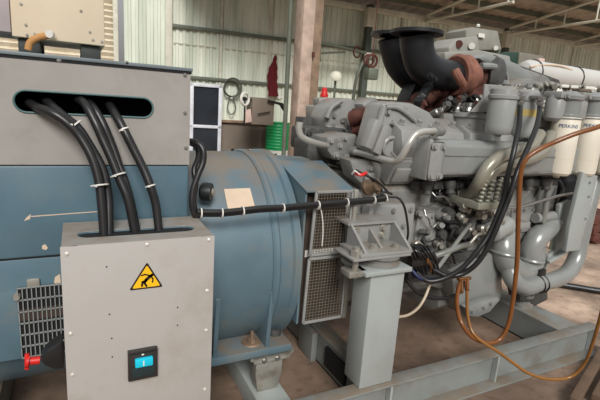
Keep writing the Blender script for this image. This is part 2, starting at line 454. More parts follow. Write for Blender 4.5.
# door in the back wall
e = MB()
u0, u1 = 2.38, 3.12
for a, b_, c, d in ((u0, u0 + .08, .0, 1.87), (u1 - .08, u1, .0, 1.87), (u0, u1, 1.80, 1.87), (u0, u1, .86, .93), (u0, u1, .0, .14)):
    e.box(a, b_, -.42, -.32, c, d, .006, MW)
dr = e.build('door_1', mat('white_door_frame', (214, 216, 222), .4)); struct(dr)
MB().box(u0 + .06, u1 - .06, -.38, -.36, .1, 1.82, 0, MW).build('door_glass', GLASSD, dr)
# cable coil on the wall
e = thing('cable_coil', WP(3.42, 1.3, .1), 'coil of grey-green cable hanging on the back wall beside the door', 'cable')
b = MB()
for k in range(5): b.torus(WP(3.42 + random.uniform(-.02, .02), 1.82 + random.uniform(-.03, .03), .1 + .02 * k), (math.sin(WA) + random.uniform(-.1, .1), -1, random.uniform(-.1, .1)), .17 + .012 * k, .013, 28, 6)
b.tube([WP(3.38, 1.66, .12), WP(3.32, 1.35, .12), WP(3.42, 1.2, .12), WP(3.52, 1.35, .12), WP(3.45, 1.66, .12)], .014, 8)
b.build('cable_loops', mat('grey_green_cable', (92, 96, 84), .7), e)
# red cloth
b = MB(); o_ = WP(4.46, 2.92, .12)
prof = []
for k in range(14):
    t = k / 13; z = 2.7 - 1.0 * t; rr = .02 + .11 * min(1, t * 2.5) + .015 * math.sin(k * 2.1)
    prof.append((z, rr))
rings = []
for z, rr in prof:
    rings.append([b.bm.verts.new(WP(4.46 + rr * math.cos(a * math.pi / 8) + .03 * math.sin(z * 5), z, .12 + .35 * rr * math.sin(a * math.pi / 8) * (1 + .4 * math.cos(a * 3)))) for a in range(16)])
for A, B in zip(rings, rings[1:]):
    for j in range(16): b.bm.faces.new((A[j], A[(j + 1) % 16], B[(j + 1) % 16], B[j]))
b.bm.faces.new(rings[0]); b.bm.faces.new(rings[-1][::-1])
tag(b.build('hanging_cloth', DRED), 'dark red cloth hanging limp on the green sheet wall', 'cloth')
# wall machine: pillar drill like bench tool with wheel
pm = P(262, 108, Y=9.6)
e = thing('bench_machine', (pm.x, pm.y, 1.06), 'brown-grey bench machine with a white rimmed handwheel near the wall', 'machine')
a = P(251, 97, Y=9.6); c = P(272, 123, Y=9.6)
MB().box(a.x, c.x, 9.5, 9.9, c.z - .05, a.z, .02).build('machine_body', CONC, e)
pa = P(268, 101, Y=9.45); pb = P(281, 104, Y=9.45)
MB().cyl(pa, pb, .03, n=10).cyl(pb, pb + V((.1, 0, -.12)), .05, n=12).cyl(P(258, 114, Y=9.45), P(270, 112, Y=9.45), .015, n=8).build('lever_arm', RUB, e)
lab(MB().cyl(P(278, 99, Y=9.4), P(281, 97, Y=9.4), .05, n=14).build('knob', WHITE, e), 'white knob on the lever')
pw_ = P(245, 99, Y=9.4)
MB().cyl(pw_ + V((.02, .08, 0)), (pw_.x + .3, 9.6, pw_.z - .02), .025, n=10).cyl((pw_.x + .03, 9.47, 1.0), pw_ + V((.02, .06, -.02)), .02, n=10).build('wheel_shaft', RUB, e)
b = MB(); b.torus(pw_, (.6, -1, 0), .13, .03, 28, 8); b.build('handwheel', WHITE, e)
lab(MB().cyl(pw_ + V((0, .02, 0)), pw_ + V((-.03, -.05, 0)), .05, n=16).build('hub', DARK, e), 'dark hub')
b = MB(); q = [P(x, y, Y=9.5) for x, y in ((245, 110), (251, 109), (252, 122), (245, 123))]
b.slab(q, (0, .05, 0), .01); tag(b.build('rag', CLOTHB), 'pale pink rag hanging below the white handwheel', 'rag')
# green drum
gc = V((4.44, 10.1, 0))
e = thing('oil_drum', gc, 'bright green steel drum with a white lower band by the back wall', 'drum')
prof = [(.285, 0.32), (.285, .34)]
pr = [(.28, .42), (.29, .425), (.29, .44), (.28, .45)]
z = .45
while z < .98: pr += [(.28, z), (.29, z + .02), (.29, z + .035), (.28, z + .05)]; z += .075
pr += [(.28, 1.06), (.292, 1.065), (.292, 1.09), (.275, 1.09), (.27, 1.07), (0, 1.07)]
MB().lathe([(.28, .2)] + pr, gc, n=40).build('drum_shell', GREEN, e)
lab(MB().lathe([(.285, 0.0), (.285, .02), (.283, .41), (.27, .42)], gc, n=40).build('lower_band', WHITE, e), 'white painted lower band')
# scrap pieces on the floor before the wall
for i in range(26):
    u = 3.3 + random.random() * .85
    p0 = V((u * .97, 9.2 + random.random() * .9, .375 + (i % 3) * .012)); ang = random.uniform(-1.2, 1.2)
    d = V((math.cos(ang), random.uniform(-.3, .3), abs(math.sin(ang)) * .35)) * random.uniform(.08, .2)
    m_ = random.choice([SCRAP, RUSTD, STEEL, WHITE, DARK, SCRAP])
    b = MB().bar(p0, p0 + d, random.uniform(.03, .08), random.uniform(.02, .06), .004)
    w_ = {'scrap_metal': 'brownish', 'dark_rust': 'rust-red', 'bare_steel': 'bright silver', 'white_paint': 'white', 'dark_interior': 'black'}[m_.name]
    tag(b.build('scrap_piece', m_), w_ + ' piece of scrap in the heap left of the green drum', 'scrap', w_ + ' scrap heaped by the back wall')
tag(MB().box(3.15, 4.15, 9.1, 10.1, 0, .36, .02).build('scrap_platform', DUSTI), 'low dusty platform under the metal scrap heap', 'platform')

# wall clutter right of the timber column
YB = 9.8
e = thing('pipe_bracket', P(340, 50, Y=YB), 'thin steel wall bracket with a looped hook right of the timber column', 'bracket')
b = MB(); b.tube([P(320, 43, Y=YB), P(340, 47, Y=YB), P(352, 50, Y=YB), P(366, 53, Y=YB)], .04, 8); b.cyl(P(320, 53, Y=YB), P(345, 52, Y=YB), .025, n=8); b.cyl(P(320, 42, Y=YB), P(320, 62, Y=YB), .03, n=8)
b.build('arm', COLM, e)
MB().torus(P(357, 52, Y=YB), (.3, -1, 0), .13, .02, 24, 8).build('hook_loop', RUSTD, e)
tag(MB().cbox(P(368, 55, Y=YB), (.2, .04, .12)).build('junction_box', WHITE), 'small white box fixed at the end of the wall bracket', 'box')
pf = P(336, 76, Y=8.6)
e = thing('stand_fan', (pf.x, 8.6, 0), 'pale fan on a stand in front of the sheet wall', 'fan')
b = MB(); b.lathe([(.02, -.04), (.11, -.02), (.12, .01), (.08, .05), (.03, .06)], pf, (-.5, -1, .6), n=24); b.build('fan_head', COLW, e)
MB().cyl((pf.x + .03, 8.66, 0), pf + V((.03, .06, 0)), .025, n=10).build('pole', COLM, e)
MB().lathe([(.22, 0), (.22, .03), (.03, .06)], (pf.x + .03, 8.66, 0)).build('base', COLM, e)
# leaning pipes / hoist
b = MB(); b.tube([P(353, 100, Y=8.2), P(356, 80, Y=8.2), P(362, 64, Y=8.2), P(368, 58, Y=8.2), P(374, 60, Y=8.2)], .035, 8)
b.tube([(P(353, 100, Y=8.2).x, 8.2, 0), P(353, 100, Y=8.2)], .035, 8)
tag(b.build('bent_pipe', COLM), 'grey-green bent pipe standing left of the black exhaust outlets', 'pipe')
ph = P(371, 74, Y=7.6)
e = thing('chain_hoist', (ph.x, 7.6, ph.z - .3), 'grey chain hoist block hanging left of the black exhaust outlets', 'hoist')
MB().cbox(ph, (.24, .2, .22), None, .03).build('hoist_body', COLM, e)
b = MB(); b.torus(P(372, 61, Y=7.6), (0, 1, .1), .12, .025, 24, 8).torus(P(369, 60, Y=7.6), (.4, 1, .1), .1, .02, 24, 8); b.build('chain_ring', RUSTD, e)
MB().cyl(ph + V((0, 0, .1)), (ph.x, 7.6, 4.45), .01, n=6).build('chain', RUSTD, e)

# ================================================================== SKID FRAME
sk = thing('skid_frame', (1.3, 2.3, 0), 'grey welded steel skid frame under the engine and alternator', 'frame')
def ibeam(y0, y1, x0=-.7, x1=3.17, name='side_beam', m=SKID, face=-1):
    b = MB(); yc = (y0 + y1) / 2
    ya, yb = (y0, y1)
    b.box(x0, x1, ya, yb, .188, .2, .003); b.box(x0, x1, ya - (.03 if face < 0 else 0), yb, 0, .012, .003)
    wy = yb - .035 if face < 0 else ya + .025
    b.box(x0, x1, wy, wy + .012, .012, .188)
    o = b.build(name, m, sk)
    return o
nb = ibeam(1.52, 1.60); ibeam(3.0, 3.08, face=1)
b = MB()
for x in (1.38, 2.06, 3.05): MB
for x in (1.38, 2.17, 3.12):
    MB().box(x, x + .014, 1.53, 1.562, .012, .188).build('stiffener', SKIDT, sk)
def crossbeam(x0, x1, y0=1.602, y1=2.998, top=.198):
    b = MB(); b.box(x0, x1, y0, y1, top - .012, top, .002).box(x0, x0 + .012, y0, y1, .0, top - .012).box(x1 - .012, x1, y0, y1, 0, top - .012); b.box(x0, x1, y0, y1, 0, .01)
    return b.build('cross_beam', SKID, sk)
crossbeam(2.83, 3.04); crossbeam(1.28, 1.38); crossbeam(-.5, -.35)
b = MB(); b.box(.74, .9, 1.602, 2.998, 0, .12, .003); b.build('cross_beam', SKIDT, sk)
MB().box(1.262, 1.28, 1.78, 2.0, .05, .17).build('gusset', DARK, sk)  # dark slab imitating the shaded cut-out window in the cross beam
MB().box(1.24, 1.278, 2.12, 2.3, .0, .19, .003).build('gusset', SKID, sk)
# engine support post
def support_post(y0, y1, far=False):
    b = MB(); b.box(1.195, 1.395, y0, y1, .2, .80, .006); return b.build('support_post', SKIDT, sk)
support_post(1.55, 1.69); support_post(2.87, 3.05)
lab(MB().box(1.15, 1.42, 1.53, 1.75, .80, .822, .003).build('post_cap', SKIDT, sk), 'cap plate on the near support post')
# front mounts
for y in (1.95, 2.65):
    b = MB(); b.lathe([(.07, 0), (.07, .02), (.05, .03), (.05, .07), (.065, .08), (.065, .1), (.02, .1), (.02, .14)], (2.93, y, .198), n=24)
    o = b.build('vibration_mount', ENG2); tag(o, ('round grey rubber mount on the front cross beam, nearer one' if y < 2 else 'round grey rubber mount on the front cross beam, hidden farther one'), 'mount')

# isolators under the engine post brackets
def isolator(y, label):
    e = thing('vibration_mount', (1.28, y, .822), label, 'mount')
    b = MB(); b.lathe([(.10, 0), (.10, .012), (.085, .02), (.085, .034), (.10, .04), (.10, .052)], (1.30, y, .822), n=32); b.build('rubber_body', ENG2, e)
    b = MB(); b.box(1.09, 1.42, y - .09, y + .09, .874, .886, .002); b.build('top_plate', ENG, e)
    b = MB()
    for x in (1.13,): b.cyl((x, y - .045, .78), (x, y - .045, .93), .016, n=14); b.sweep([(x, y - .045, .886), (x, y - .045, .915)], .03, 6); b.box(x - .05, x + .05, y - .08, y - .0, .792, .822, .004)
    b.build('stud_bolt', GALV, e)
isolator(1.64, 'round grey vibration mount on top of the near support post')

# ================================================================== ENGINE
en = thing('diesel_engine', (2.2, 2.3, .2), 'large grey twin-bank diesel engine on the skid frame', 'engine')
def part(b, name, m, parent=None, label=None, angle=35):
    o = b.build(name, m, parent or en, angle)
    if label: o['label'] = label
    return o
# crankcase and sump
part(MB().prism([(1.93, .5), (1.9, .75), (1.9, 1.12), (2.02, 1.2), (2.58, 1.2), (2.7, 1.12), (2.7, .75), (2.67, .5)], 1.42, 3.0, 'X', .01), 'crankcase', ENG2)
part(MB().prism([(2.05, .40), (1.98, .46), (1.98, .56), (2.62, .56), (2.62, .46), (2.55, .40)], 1.55, 2.1, 'X', .015).prism([(2.05, .24), (1.98, .3), (1.98, .52), (2.62, .52), (2.62, .3), (2.55, .24)], 2.1, 2.7, 'X', .015), 'oil_sump', ENG)
# flywheel housing
b = MB().lathe([(.40, 0), (.47, .0), (.47, .03), (.45, .05), (.43, .15), (.43, .26), (.46, .28), (.46, .3)], (1.2, 2.3, .76), (1, 0, 0), n=48)
for k in range(24):
    a = k * math.pi / 12; b.bolt((1.2, 2.3 + .455 * math.cos(a), .76 + .455 * math.sin(a)), (-1, 0, 0), .01, .012)
fw = part(b, 'flywheel_housing', ENG)
part(MB().box(1.36, 1.68, 1.84, 1.92, .68, 1.06, .02).box(1.43, 1.53, 1.832, 1.842, .78, .93, .004), 'side_cover', ENG)
b = MB()
for (x, z) in ((1.4, 1.02), (1.52, 1.02), (1.64, 1.02), (1.64, .72), (1.52, .715), (1.4, .72), (1.585, .83), (1.6, .93)): b.bolt((x, 1.838, z), r=.011)
part(b, 'cover_bolts', ENG2)
# engine rear mounting bracket on the post
def bracket(yn, yf, s=-1):
    b = MB()
    b.box(1.13, 1.43, yn, yf, .886, .902, .002)                     # base
    b.box(1.16, 1.43, yf - .012, yf, .9, .995, .002)                # back
    for x in (1.16, 1.42): b.prism([(yn + .01, .902), (yf, .902), (yf, 1.005), (yf - .03, 1.005)], x, x + .014, 'X')
    b.prism([(yn + .06, .902), (yf, .902), (yf, .98)], 1.285, 1.299, 'X')
    b.prism([(yf - .03, .995), (yf + .12, 1.0), (yf + .12, 1.012), (yf - .03, 1.007)], 1.15, 1.43, 'X')
    o = part(b, 'mounting_bracket', ENG)
    b = MB()
    for x, z in ((1.21, .97), (1.37, .97), (1.37, .93)): b.bolt((x, yf - .014, z), r=.013, h=.016)
    b.bolt((1.25, yn + .07, .902), (0, 0, 1), .018, .02); b.bolt((1.37, yn + .06, .902), (0, 0, 1), .014, .018)
    b.build('bolt_heads', GALV, o)
bracket(1.555, 1.74)
# rear gear/cover castings of both banks
def casting(poly, y0, y1, bev=.012, name='casting', m=ENG, label=None):
    return part(MB().prism(poly, y0, y1, 'Y', bev), name, m, label=label)
def pxpoly(pts, Y): return [(P(x, y, Y=Y).x, P(x, y, Y=Y).z) for x, y in pts]

# cylinder heads, near bank and far bank, tilted outward (V)
def head(xc, side):
    """one cylinder head with its rocker cover; side -1 near, +1 far"""
    a = math.radians(28) * side
    yc = 2.3 + side * .25
    M3 = Matrix.Rotation(-a, 3, 'X')
    M = Matrix.Translation((xc, yc, 1.22)) @ M3.to_4x4()
    b = MB()
    b.box(-.115, .115, -.15, .15, 0, .16, .006, M)
    b.box(-.10, .10, -.17, -.15, .03, .12, .008, M)
    for sx in (-.09, .09):
        for sy in (-.125, .125): b.bolt(M @ V((sx, sy, .165)), M3 @ V((0, 0, 1)), .013, .02)
    h = part(b, 'cylinder_head', ENG)
    b = MB()
    b.prism([(-.13, .165), (.13, .165), (.13, .24), (.09, .30), (-.07, .30), (-.13, .235)], -.10, .10, 'X', .007, M)
    b.box(-.11, .11, -.14, .14, .158, .172, .004, M)
    for sx in (-.06, .06): b.bolt(M @ V((sx, 0, .3)), M3 @ V((0, 0, 1)), .014, .03)
    o = b.build('rocker_cover', ENG, h)
    b = MB()
    b.tube([M @ V((0, -.17 * -side * -1, .08)), M @ V((.02, -.2 * (1 if side < 0 else -1), .12)), M @ V((.05, -.2 * (1 if side < 0 else -1), .2)), M @ V((.07, -.13 * (1 if side < 0 else -1), .235))], .008, 8)
    b.build('fuel_line', STEEL, h)
    return h
HX = [1.62 + .25 * k for k in range(6)]
for x in HX: head(x, -1)
for x in HX: head(x - .06, 1)
# V between banks
part(MB().box(1.5, 3.0, 2.12, 2.48, 1.18, 1.32, .03), 'valley_cover', ENGD)
b = MB(); 
for k in range(1, 6): b.tube([(1.58 + .25 * k, 2.06, 1.44), (1.58 + .25 * k, 2.15, 1.5), (1.62 + .25 * k, 2.2, 1.58)], .05, 14)
b.tube([(1.85, 2.24, 1.56), (2.9, 2.24, 1.56)], .06, 18)
part(b, 'exhaust_manifold', RUSTD, label='dark rusty exhaust manifold between the banks')
b = MB()
for k in range(1, 6): b.tube([(1.52 + .25 * k, 2.54, 1.44), (1.52 + .25 * k, 2.46, 1.52), (1.55 + .25 * k, 2.4, 1.56)], .05, 14)
b.tube([(1.75, 2.4, 1.56), (2.9, 2.4, 1.56)], .06, 18)
part(b, 'exhaust_manifold', RUSTD, label='dark rusty exhaust manifold of the far bank')

# rear casting box (behind alternator top) and its domed cover
Yc = 2.12
o = casting(pxpoly([(327, 137), (357, 134), (362, 150), (355, 162), (334, 160), (327, 150)], Yc), Yc, Yc + .24, .015, 'water_manifold', ENG2)
b = MB()
for x, y in ((331, 141), (345, 138), (352, 150), (336, 155), (347, 157), (340, 146)): b.bolt(P(x, y, Y=Yc - .002), r=.012, h=.014)
b.build('bolt_heads', ENG, o)
Yd = 2.5
o = casting(pxpoly([(327, 135), (325, 118), (330, 106), (340, 99), (352, 98), (358, 104), (361, 136)], Yd), Yd, Yd + .22, .02, 'gear_cover', ENG)
b = MB(); b.tube([P(327, 118, Y=Yd - .02), P(331, 108, Y=Yd - .02), P(341, 101, Y=Yd - .02)], .02, 8); b.tube([P(345, 118, Y=Yd - .01), P(347, 133, Y=Yd - .01)], .012, 8)
for x, y in ((333, 126), (342, 121), (352, 117), (355, 128), (341, 131), (334, 116)): b.bolt(P(x, y, Y=Yd - .002), r=.012, h=.014)
b.build('rib_and_bolts', ENG2, o)
# small grey boxes and red cap item far left of engine
Ye = 2.75
o = casting(pxpoly([(315, 106), (326, 105), (326, 119), (315, 119)], Ye), Ye, Ye + .15, .01, 'junction_box', BOXSH)
o = casting(pxpoly([(319, 98), (329, 97), (329, 105), (319, 105)], Ye), Ye, Ye + .1, .008, 'solenoid_box', BOXSH)
b = MB(); b.lathe([(.028, 0), (.03, .01), (.022, .03), (.02, .055), (.01, .065), (0, .068)], P(324, 97, Y=Ye + .05), n=20); part(b, 'filler_cap', RED, label='red filler cap')
b = MB()
for x, y, r_ in ((309, 124, .05), (318, 124, .045), (324, 128, .04), (307, 130, .03)): b.cyl(P(x, y, Y=2.7), P(x + 3, y, Y=2.95), r_, n=16)
b.cbox(P(315, 124, Y=2.8), (.25, .15, .09), None, .01)
part(b, 'governor_linkage', ENGD)
b = MB().cbox(P(318, 138, Y=2.45), (.3, .2, .14), None, .02); b.cbox(P(316, 150, Y=2.35), (.22, .2, .14), None, .02)
for x, y in ((312, 133), (320, 134), (326, 139), (313, 146), (323, 148)): b.bolt(P(x, y, Y=2.33), r=.02, h=.03)
part(b, 'rear_casting', ENGD)
# silver handle-like coolant pipes
b = MB().tube([P(300, 122, Y=2.0), P(299, 130, Y=2.0), P(302, 137, Y=2.0), P(312, 142, Y=2.02), P(327, 146, Y=2.1)], .017, 12); part(b, 'handrail_pipe', BPIPE)
b = MB().tube([P(355, 152, Y=2.06), P(375, 157, Y=1.92), P(390, 161, Y=1.8), P(397, 161, Y=1.75), P(402, 156, Y=1.72), P(408, 145, Y=1.70), P(414, 136, Y=1.70), P(421, 132, Y=1.70), P(432, 131, Y=1.72), P(441, 131, Y=1.78)], .0175, 14); part(b, 'coolant_pipe', BPIPE, label='bright bent coolant pipe across the near bank')
b = MB().cyl(P(353, 151, Y=2.1), P(357, 152, Y=2.08), .03, n=16).cyl(P(434, 131, Y=1.73), P(441, 131, Y=1.78), .028, n=16); part(b, 'pipe_union', ENG2)

# big first-head castings in front of the near bank
Yh = 1.93
o = casting(pxpoly([(383, 104), (392, 101), (412, 103), (430, 112), (443, 130), (440, 142), (420, 140), (404, 148), (392, 160), (374, 158), (371, 148), (376, 128)], Yh), Yh, Yh + .16, .015, 'end_housing', ENG)
b = MB()
b.tube([P(392, 122, Y=Yh - .012), P(399, 128, Y=Yh - .012), P(410, 136, Y=Yh - .012), P(420, 140, Y=Yh - .012)], .014, 8)
b.tube([P(384, 106, Y=Yh - .01), P(377, 132, Y=Yh - .01), P(373, 150, Y=Yh - .01)], .018, 8)
b.cyl(P(391, 147, Y=Yh - .02), P(391, 147, Y=Yh + .05), .055, n=24); b.torus(P(391, 147, Y=Yh - .02), (0, 1, 0), .05, .012)
b.tube([P(386, 107, Y=Yh - .01), P(398, 108, Y=Yh - .01), P(412, 118, Y=Yh - .01), P(428, 134, Y=Yh - .01)], .012, 8)
for x, y in ((386, 140), (395, 132), (380, 120), (404, 142), (398, 155), (378, 152), (388, 112), (405, 110)): b.bolt(P(x, y, Y=Yh - .004), r=.013, h=.016)
b.build('rib_and_bolts', ENG, o)
# finned cover strips at an angle
for k in range(2):
    p0 = P(365 + 8 * k, 148 + k * 5, Y=1.9); p1 = P(376 + 8 * k, 120 + k * 5, Y=1.9)
    part(MB().bar(p0, p1, .05, .07, .01, V((0, -1, 0))), 'angled_rib', ENG)
b = MB()
for x, y, r_ in ((358, 117, .05), (366, 113, .045), (374, 114, .05), (366, 124, .05), (361, 130, .04)): b.lathe([(r_, -.04), (r_ * .9, .0), (r_ * .5, .04)], P(x, y, Y=2.25), (.3, -1, .3), n=14)
b.cbox(P(364, 120, Y=2.35), (.16, .1, .14), None, .02)
part(b, 'rusty_casting', RUSTD, label='rust-brown casting between the banks')
# rear-bank castings near black pipes
o = casting(pxpoly([(362, 104), (375, 97), (385, 102), (382, 112), (366, 113)], 2.4), 2.4, 2.6, .02, 'rocker_end', ENG)
# lower-left sloping casting under the coolant pipe
o = casting(pxpoly([(350, 160), (372, 160), (400, 170), (420, 168), (440, 190), (442, 202), (400, 205), (378, 200), (355, 178)], 1.97), 1.97, 2.1, .015, 'lifter_cover', ENG2)
b = MB()
for x, y in ((385, 172), (399, 180), (370, 168), (414, 192), (425, 190), (410, 178), (384, 187), (395, 192)): b.bolt(P(x, y, Y=1.968), r=.013, h=.016)
b.tube([P(400, 171, Y=1.96), P(407, 181, Y=1.95), P(417, 187, Y=1.95)], .016, 8); b.box(P(382, 0, Y=1.96).x, P(392, 0, Y=1.96).x, 1.95, 1.97, 1.17, 1.21, .005)
b.build('bolts_and_bosses', ENG, o)
# charge air manifold: long grey box with rectangular end plate
b = MB().prism([(1.74, 1.24), (1.74, 1.39), (1.78, 1.42), (1.95, 1.42), (1.95, 1.215), (1.76, 1.215)], 1.64, 2.9, 'X', .012)
am = part(b, 'charge_air_manifold', GLOSS, label='long box-shaped air manifold under the filters')
b = MB().box(1.615, 1.645, 1.73, 1.95, 1.205, 1.425, .012); b.box(1.62, 1.72, 1.72, 1.745, 1.205, 1.41, .02)
for x, z in ((1.64, 1.385), (1.70, 1.23), (1.64, 1.23), (1.70, 1.385)): b.bolt((x, 1.72, z), r=.013, h=.014)
b.build('end_plate', ENG, am)
MB().box(1.74, 2.85, 1.735, 1.742, 1.335, 1.341).box(1.66, 2.85, 1.735, 1.742, 1.236, 1.244).build('seam_strip', ENG2, am)
# dark bracket line and clamps under manifold
b = MB().box(1.66, 2.9, 1.84, 1.9, 1.13, 1.18, .008)
for k in range(7): b.lathe([(.035, 0), (.035, .02), (.022, .05), (.03, .07)], (1.72 + .17 * k, 1.83, 1.18), (0, -.3, -1), n=14); 
for k in range(5): b.bolt((1.78 + .2 * k, 1.838, 1.155), r=.016, h=.02)
part(b, 'manifold_rail', ENGD)
# thermostat housing cylinder
pt = P(467, 141, Y=1.95)
b = MB().lathe([(.105, 0), (.105, .02), (.095, .03), (.095, .13), (.11, .14), (.11, .165), (.03, .17)], (pt.x, 1.97, 1.405), n=36)
for k in range(8): b.bolt((pt.x + .095 * math.cos(k * .785), 1.97 + .095 * math.sin(k * .785), 1.57), (0, 0, 1), .012, .018)
th = part(b, 'thermostat_housing', ENG)
b = MB()
for k in range(9):
    p_ = V((pt.x + random.uniform(-.09, .09), 1.97 + random.uniform(-.08, .06), 1.575)); b.lathe([(.02, 0), (.02, .02), (.012, .03), (.016, .05)], p_, (random.uniform(-.4, .4), random.uniform(-.4, .2), 1), n=10)
b.build('pipe_fittings', STEEL, th)
b = MB().box(1.93, 2.2, 1.98, 2.1, 1.40, 1.56, .02); part(b, 'thermostat_base', ENG2)

# triangular gusset bracket + filter head plate
Yf = 1.80
b = MB().slab([P(x, y, Y=Yf + .05) for x, y in ((485, 84), (512, 86), (512, 92), (499, 112), (471, 112), (484, 98))], (0, .012, 0), .002)
b.cyl(P(490, 88, Y=Yf + .045), P(490, 88, Y=Yf + .07), .012, n=12)
part(b, 'filter_bracket', ENG)
part(MB().slab([P(x, y, Y=Yf + .075) for x, y in ((486, 96), (498, 92), (498, 116), (484, 116))], (0, .02, 0)), 'bracket_backplate', DARK)
def canister(px, ptop, pbot, rpx, Y, m=CAN, name='fuel_filter', cap=True, label=None):
    p1 = P(px, ptop, Y=Y); p0 = P(px, pbot, Y=Y); r = RR(rpx, p1); p0 = V((p1.x, Y, p0.z)); h = p1.z - p0.z
    b = MB().lathe([(r * .25, -.012), (r * .3, -.0), (r * .8, .004), (r * .97, .02), (r, .045), (r, h), (r * .98, h + .004)], p0, n=40)
    e = part(b, name, m, label=label)
    if cap:
        b = MB().lathe([(r * 1.1, 0), (r * 1.1, .016), (r * 1.0, .022), (r * .95, .05), (r * .7, .065), (r * .2, .07), (r * .2, .085)], p1, n=40)
        b.bolt(p1 + V((0, 0, .08)), (0, 0, 1), .015, .02)
        b.build('filter_head', ENG, e)
        b = MB().lathe([(.018, -.008), (.018, 0), (.01, .0)], p0 + V((0, 0, -.01)), (0, 0, -1), n=12); b.build('drain_plug', STEEL, e)
    return e, p0, p1, r
canister(503, 99, 135, 13.2, 1.72, label='large grey filter canister, left of the pair')
e, p0, p1, r = canister(527, 101, 138, 11.5, 1.84, label='large grey filter canister, right of the pair')
b = MB().sweep([p1 + V((0, 0, -.09)), p1 + V((0, 0, -.05))], r * 1.006, 40, False); b.build('label_band', mat('brass_label', (190, 168, 100), .5), e)
# hose fittings in front of canisters
def fitting(px, py, Y, px2, py2):
    a = P(px, py, Y=Y); c = P(px2, py2, Y=Y)
    return MB().cyl(a, c, .016, n=12).sweep([a, a + (c - a) * .3], .024, 6).sweep([a + (c - a) * .5, a + (c - a) * .68], .022, 6).cyl(a, a + V((.0, .06, .0)), .016, n=10)
part(fitting(521, 96, 1.69, 520, 107), 'hose_fitting', STEEL)
part(fitting(541, 97, 1.72, 540, 108), 'hose_fitting', STEEL)
b = MB()
for k in range(22):
    x = random.uniform(500, 600); y = 88 - .0 * (x - 500) + random.uniform(-3, 8); p_ = P(x, y, Y=1.93 + random.uniform(0, .05))
    b.lathe([(.022, -.02), (.022, .0), (.015, .01), (.02, .03)], p_, (random.uniform(-.6, .6), -1, random.uniform(-.3, .8)), n=10)
part(b, 'pipe_unions', GALV)
b = MB()
for k in range(10):
    x = random.uniform(508, 560); p_ = P(x, 92, Y=2.0)
    b.tube([p_, p_ + V((.03, -.02, .05)), p_ + V((.1, 0, .05)), p_ + V((.15, .02, -.02))], .009, 8)
part(b, 'fuel_lines', STEEL)
# filter head block & heads with oil filters
b = MB()
b.slab([P(x, y, Y=1.86) for x, y in ((536, 118), (556, 110), (600, 116), (625, 118), (625, 126), (556, 127), (536, 127))], (0, .08, 0), .006)
b.cyl(P(548, 116, Y=1.86), P(553, 117, Y=1.80), .02, n=14)
part(b, 'filter_rail', ENG)
for px_, lb_ in ((553, None), (574, None), (594, None)):
    q = P(px_, 118, Y=1.80); r_ = RR(9.5, q)
    b = MB().lathe([(r_ * .7, -.02), (r_, .0), (r_, .10), (r_ * .85, .12), (r_ * .8, .15), (r_ * .4, .16)], q, n=28).box(q.x - r_ * .8, q.x + r_ * .8, 1.74, 1.86, q.z + .12, q.z + .16, .006)
    b.bolt((q.x, 1.74, q.z + .135), r=.014, h=.02)
    part(b, 'filter_base', ENG)
part(MB().slab([P(x, y, Y=1.88) for x, y in ((528, 127), (556, 127), (556, 130), (540, 146), (530, 143))], (0, .05, 0), .004), 'pipe_bracket', ENG2)
def oil_filter(px, rpx, Y, lb, ptop=118, pbot=175):
    e, p0, p1, r = canister(px, ptop, pbot, rpx, Y, IVORY, 'oil_filter', False, lb)
    b = MB().lathe([(r * .95, 0), (r * .95, .015), (r * .8, .02), (r * .78, .10), (r * .95, .11), (r * .95, .13), (r * .5, .15), (r * .3, .16)], p1 + V((0, 0, .003)), n=32)
    b.build('filter_head', GLOSS, e)
    b = MB().sweep([p1 + V((0, 0, -.008)), p1 + V((0, 0, .0))], r * 1.03, 40); b.build('seal_rim', ENG2, e)
    b = MB().sweep([p0 + V((0, 0, .11)), p0 + V((0, 0, .113))], r * 1.004, 40, False); b.build('seam', CREAM, e)
    return e, p0, p1, r
FT = []
FT.append(oil_filter(567, 13, 1.76, 'ivory spin-on oil filter, leftmost of three'))
FT.append(oil_filter(592, 12.8, 1.78, 'ivory spin-on oil filter, middle of three'))
FT.append(oil_filter(617, 12.8, 1.80, 'ivory spin-on oil filter, rightmost of three'))
def text(body, size, loc, rot, m, parent, name='lettering', bendr=None):
    cu = bpy.data.curves.new('t', 'FONT'); cu.body = body; cu.size = size; cu.extrude = .0006; cu.align_x = 'CENTER'; cu.align_y = 'CENTER'
    to = bpy.data.objects.new('t', cu); COL.objects.link(to)
    dg = bpy.context.evaluated_depsgraph_get(); me = bpy.data.meshes.new_from_object(to.evaluated_get(dg))
    bpy.data.objects.remove(to)
    b2 = bmesh.new(); b2.from_mesh(me)
    if bendr:
        bmesh.ops.triangulate(b2, faces=b2.faces[:])
        for v in b2.verts:
            a = v.co.x / bendr; rr = bendr + v.co.z; v.co = V((rr * math.sin(a), v.co.y, rr * math.cos(a) - bendr))
    M = Matrix.Translation(V(loc)) @ rot.to_matrix().to_4x4()
    s = MB(); s.bmadd(b2, M)
    return s.build(name, m, parent)
from mathutils import Euler
for k, (e, p0, p1, r) in enumerate(FT[:2]):
    aim = math.atan2(CAM.x - p0.x, -(CAM.y - p0.y)) + (.25 if k == 0 else .2)
    n_ = V((math.sin(aim), -math.cos(aim), 0))
    text('PERKINS', .030, V((p1.x, p1.y, p1.z - .05)) + n_ * (r + .0008), Euler((math.pi / 2, 0, aim)), FBLUE, e, 'lettering', r)
b = MB()
p_ = P(600, 80, Y=1.9)
b.slab([P(x, y, Y=1.95) for x, y in ((556, 84), (612, 88), (612, 91), (556, 87))], (0, .12, 0), .003)
part(b, 'top_rail', WHITE, label='pale rail above the filter heads')

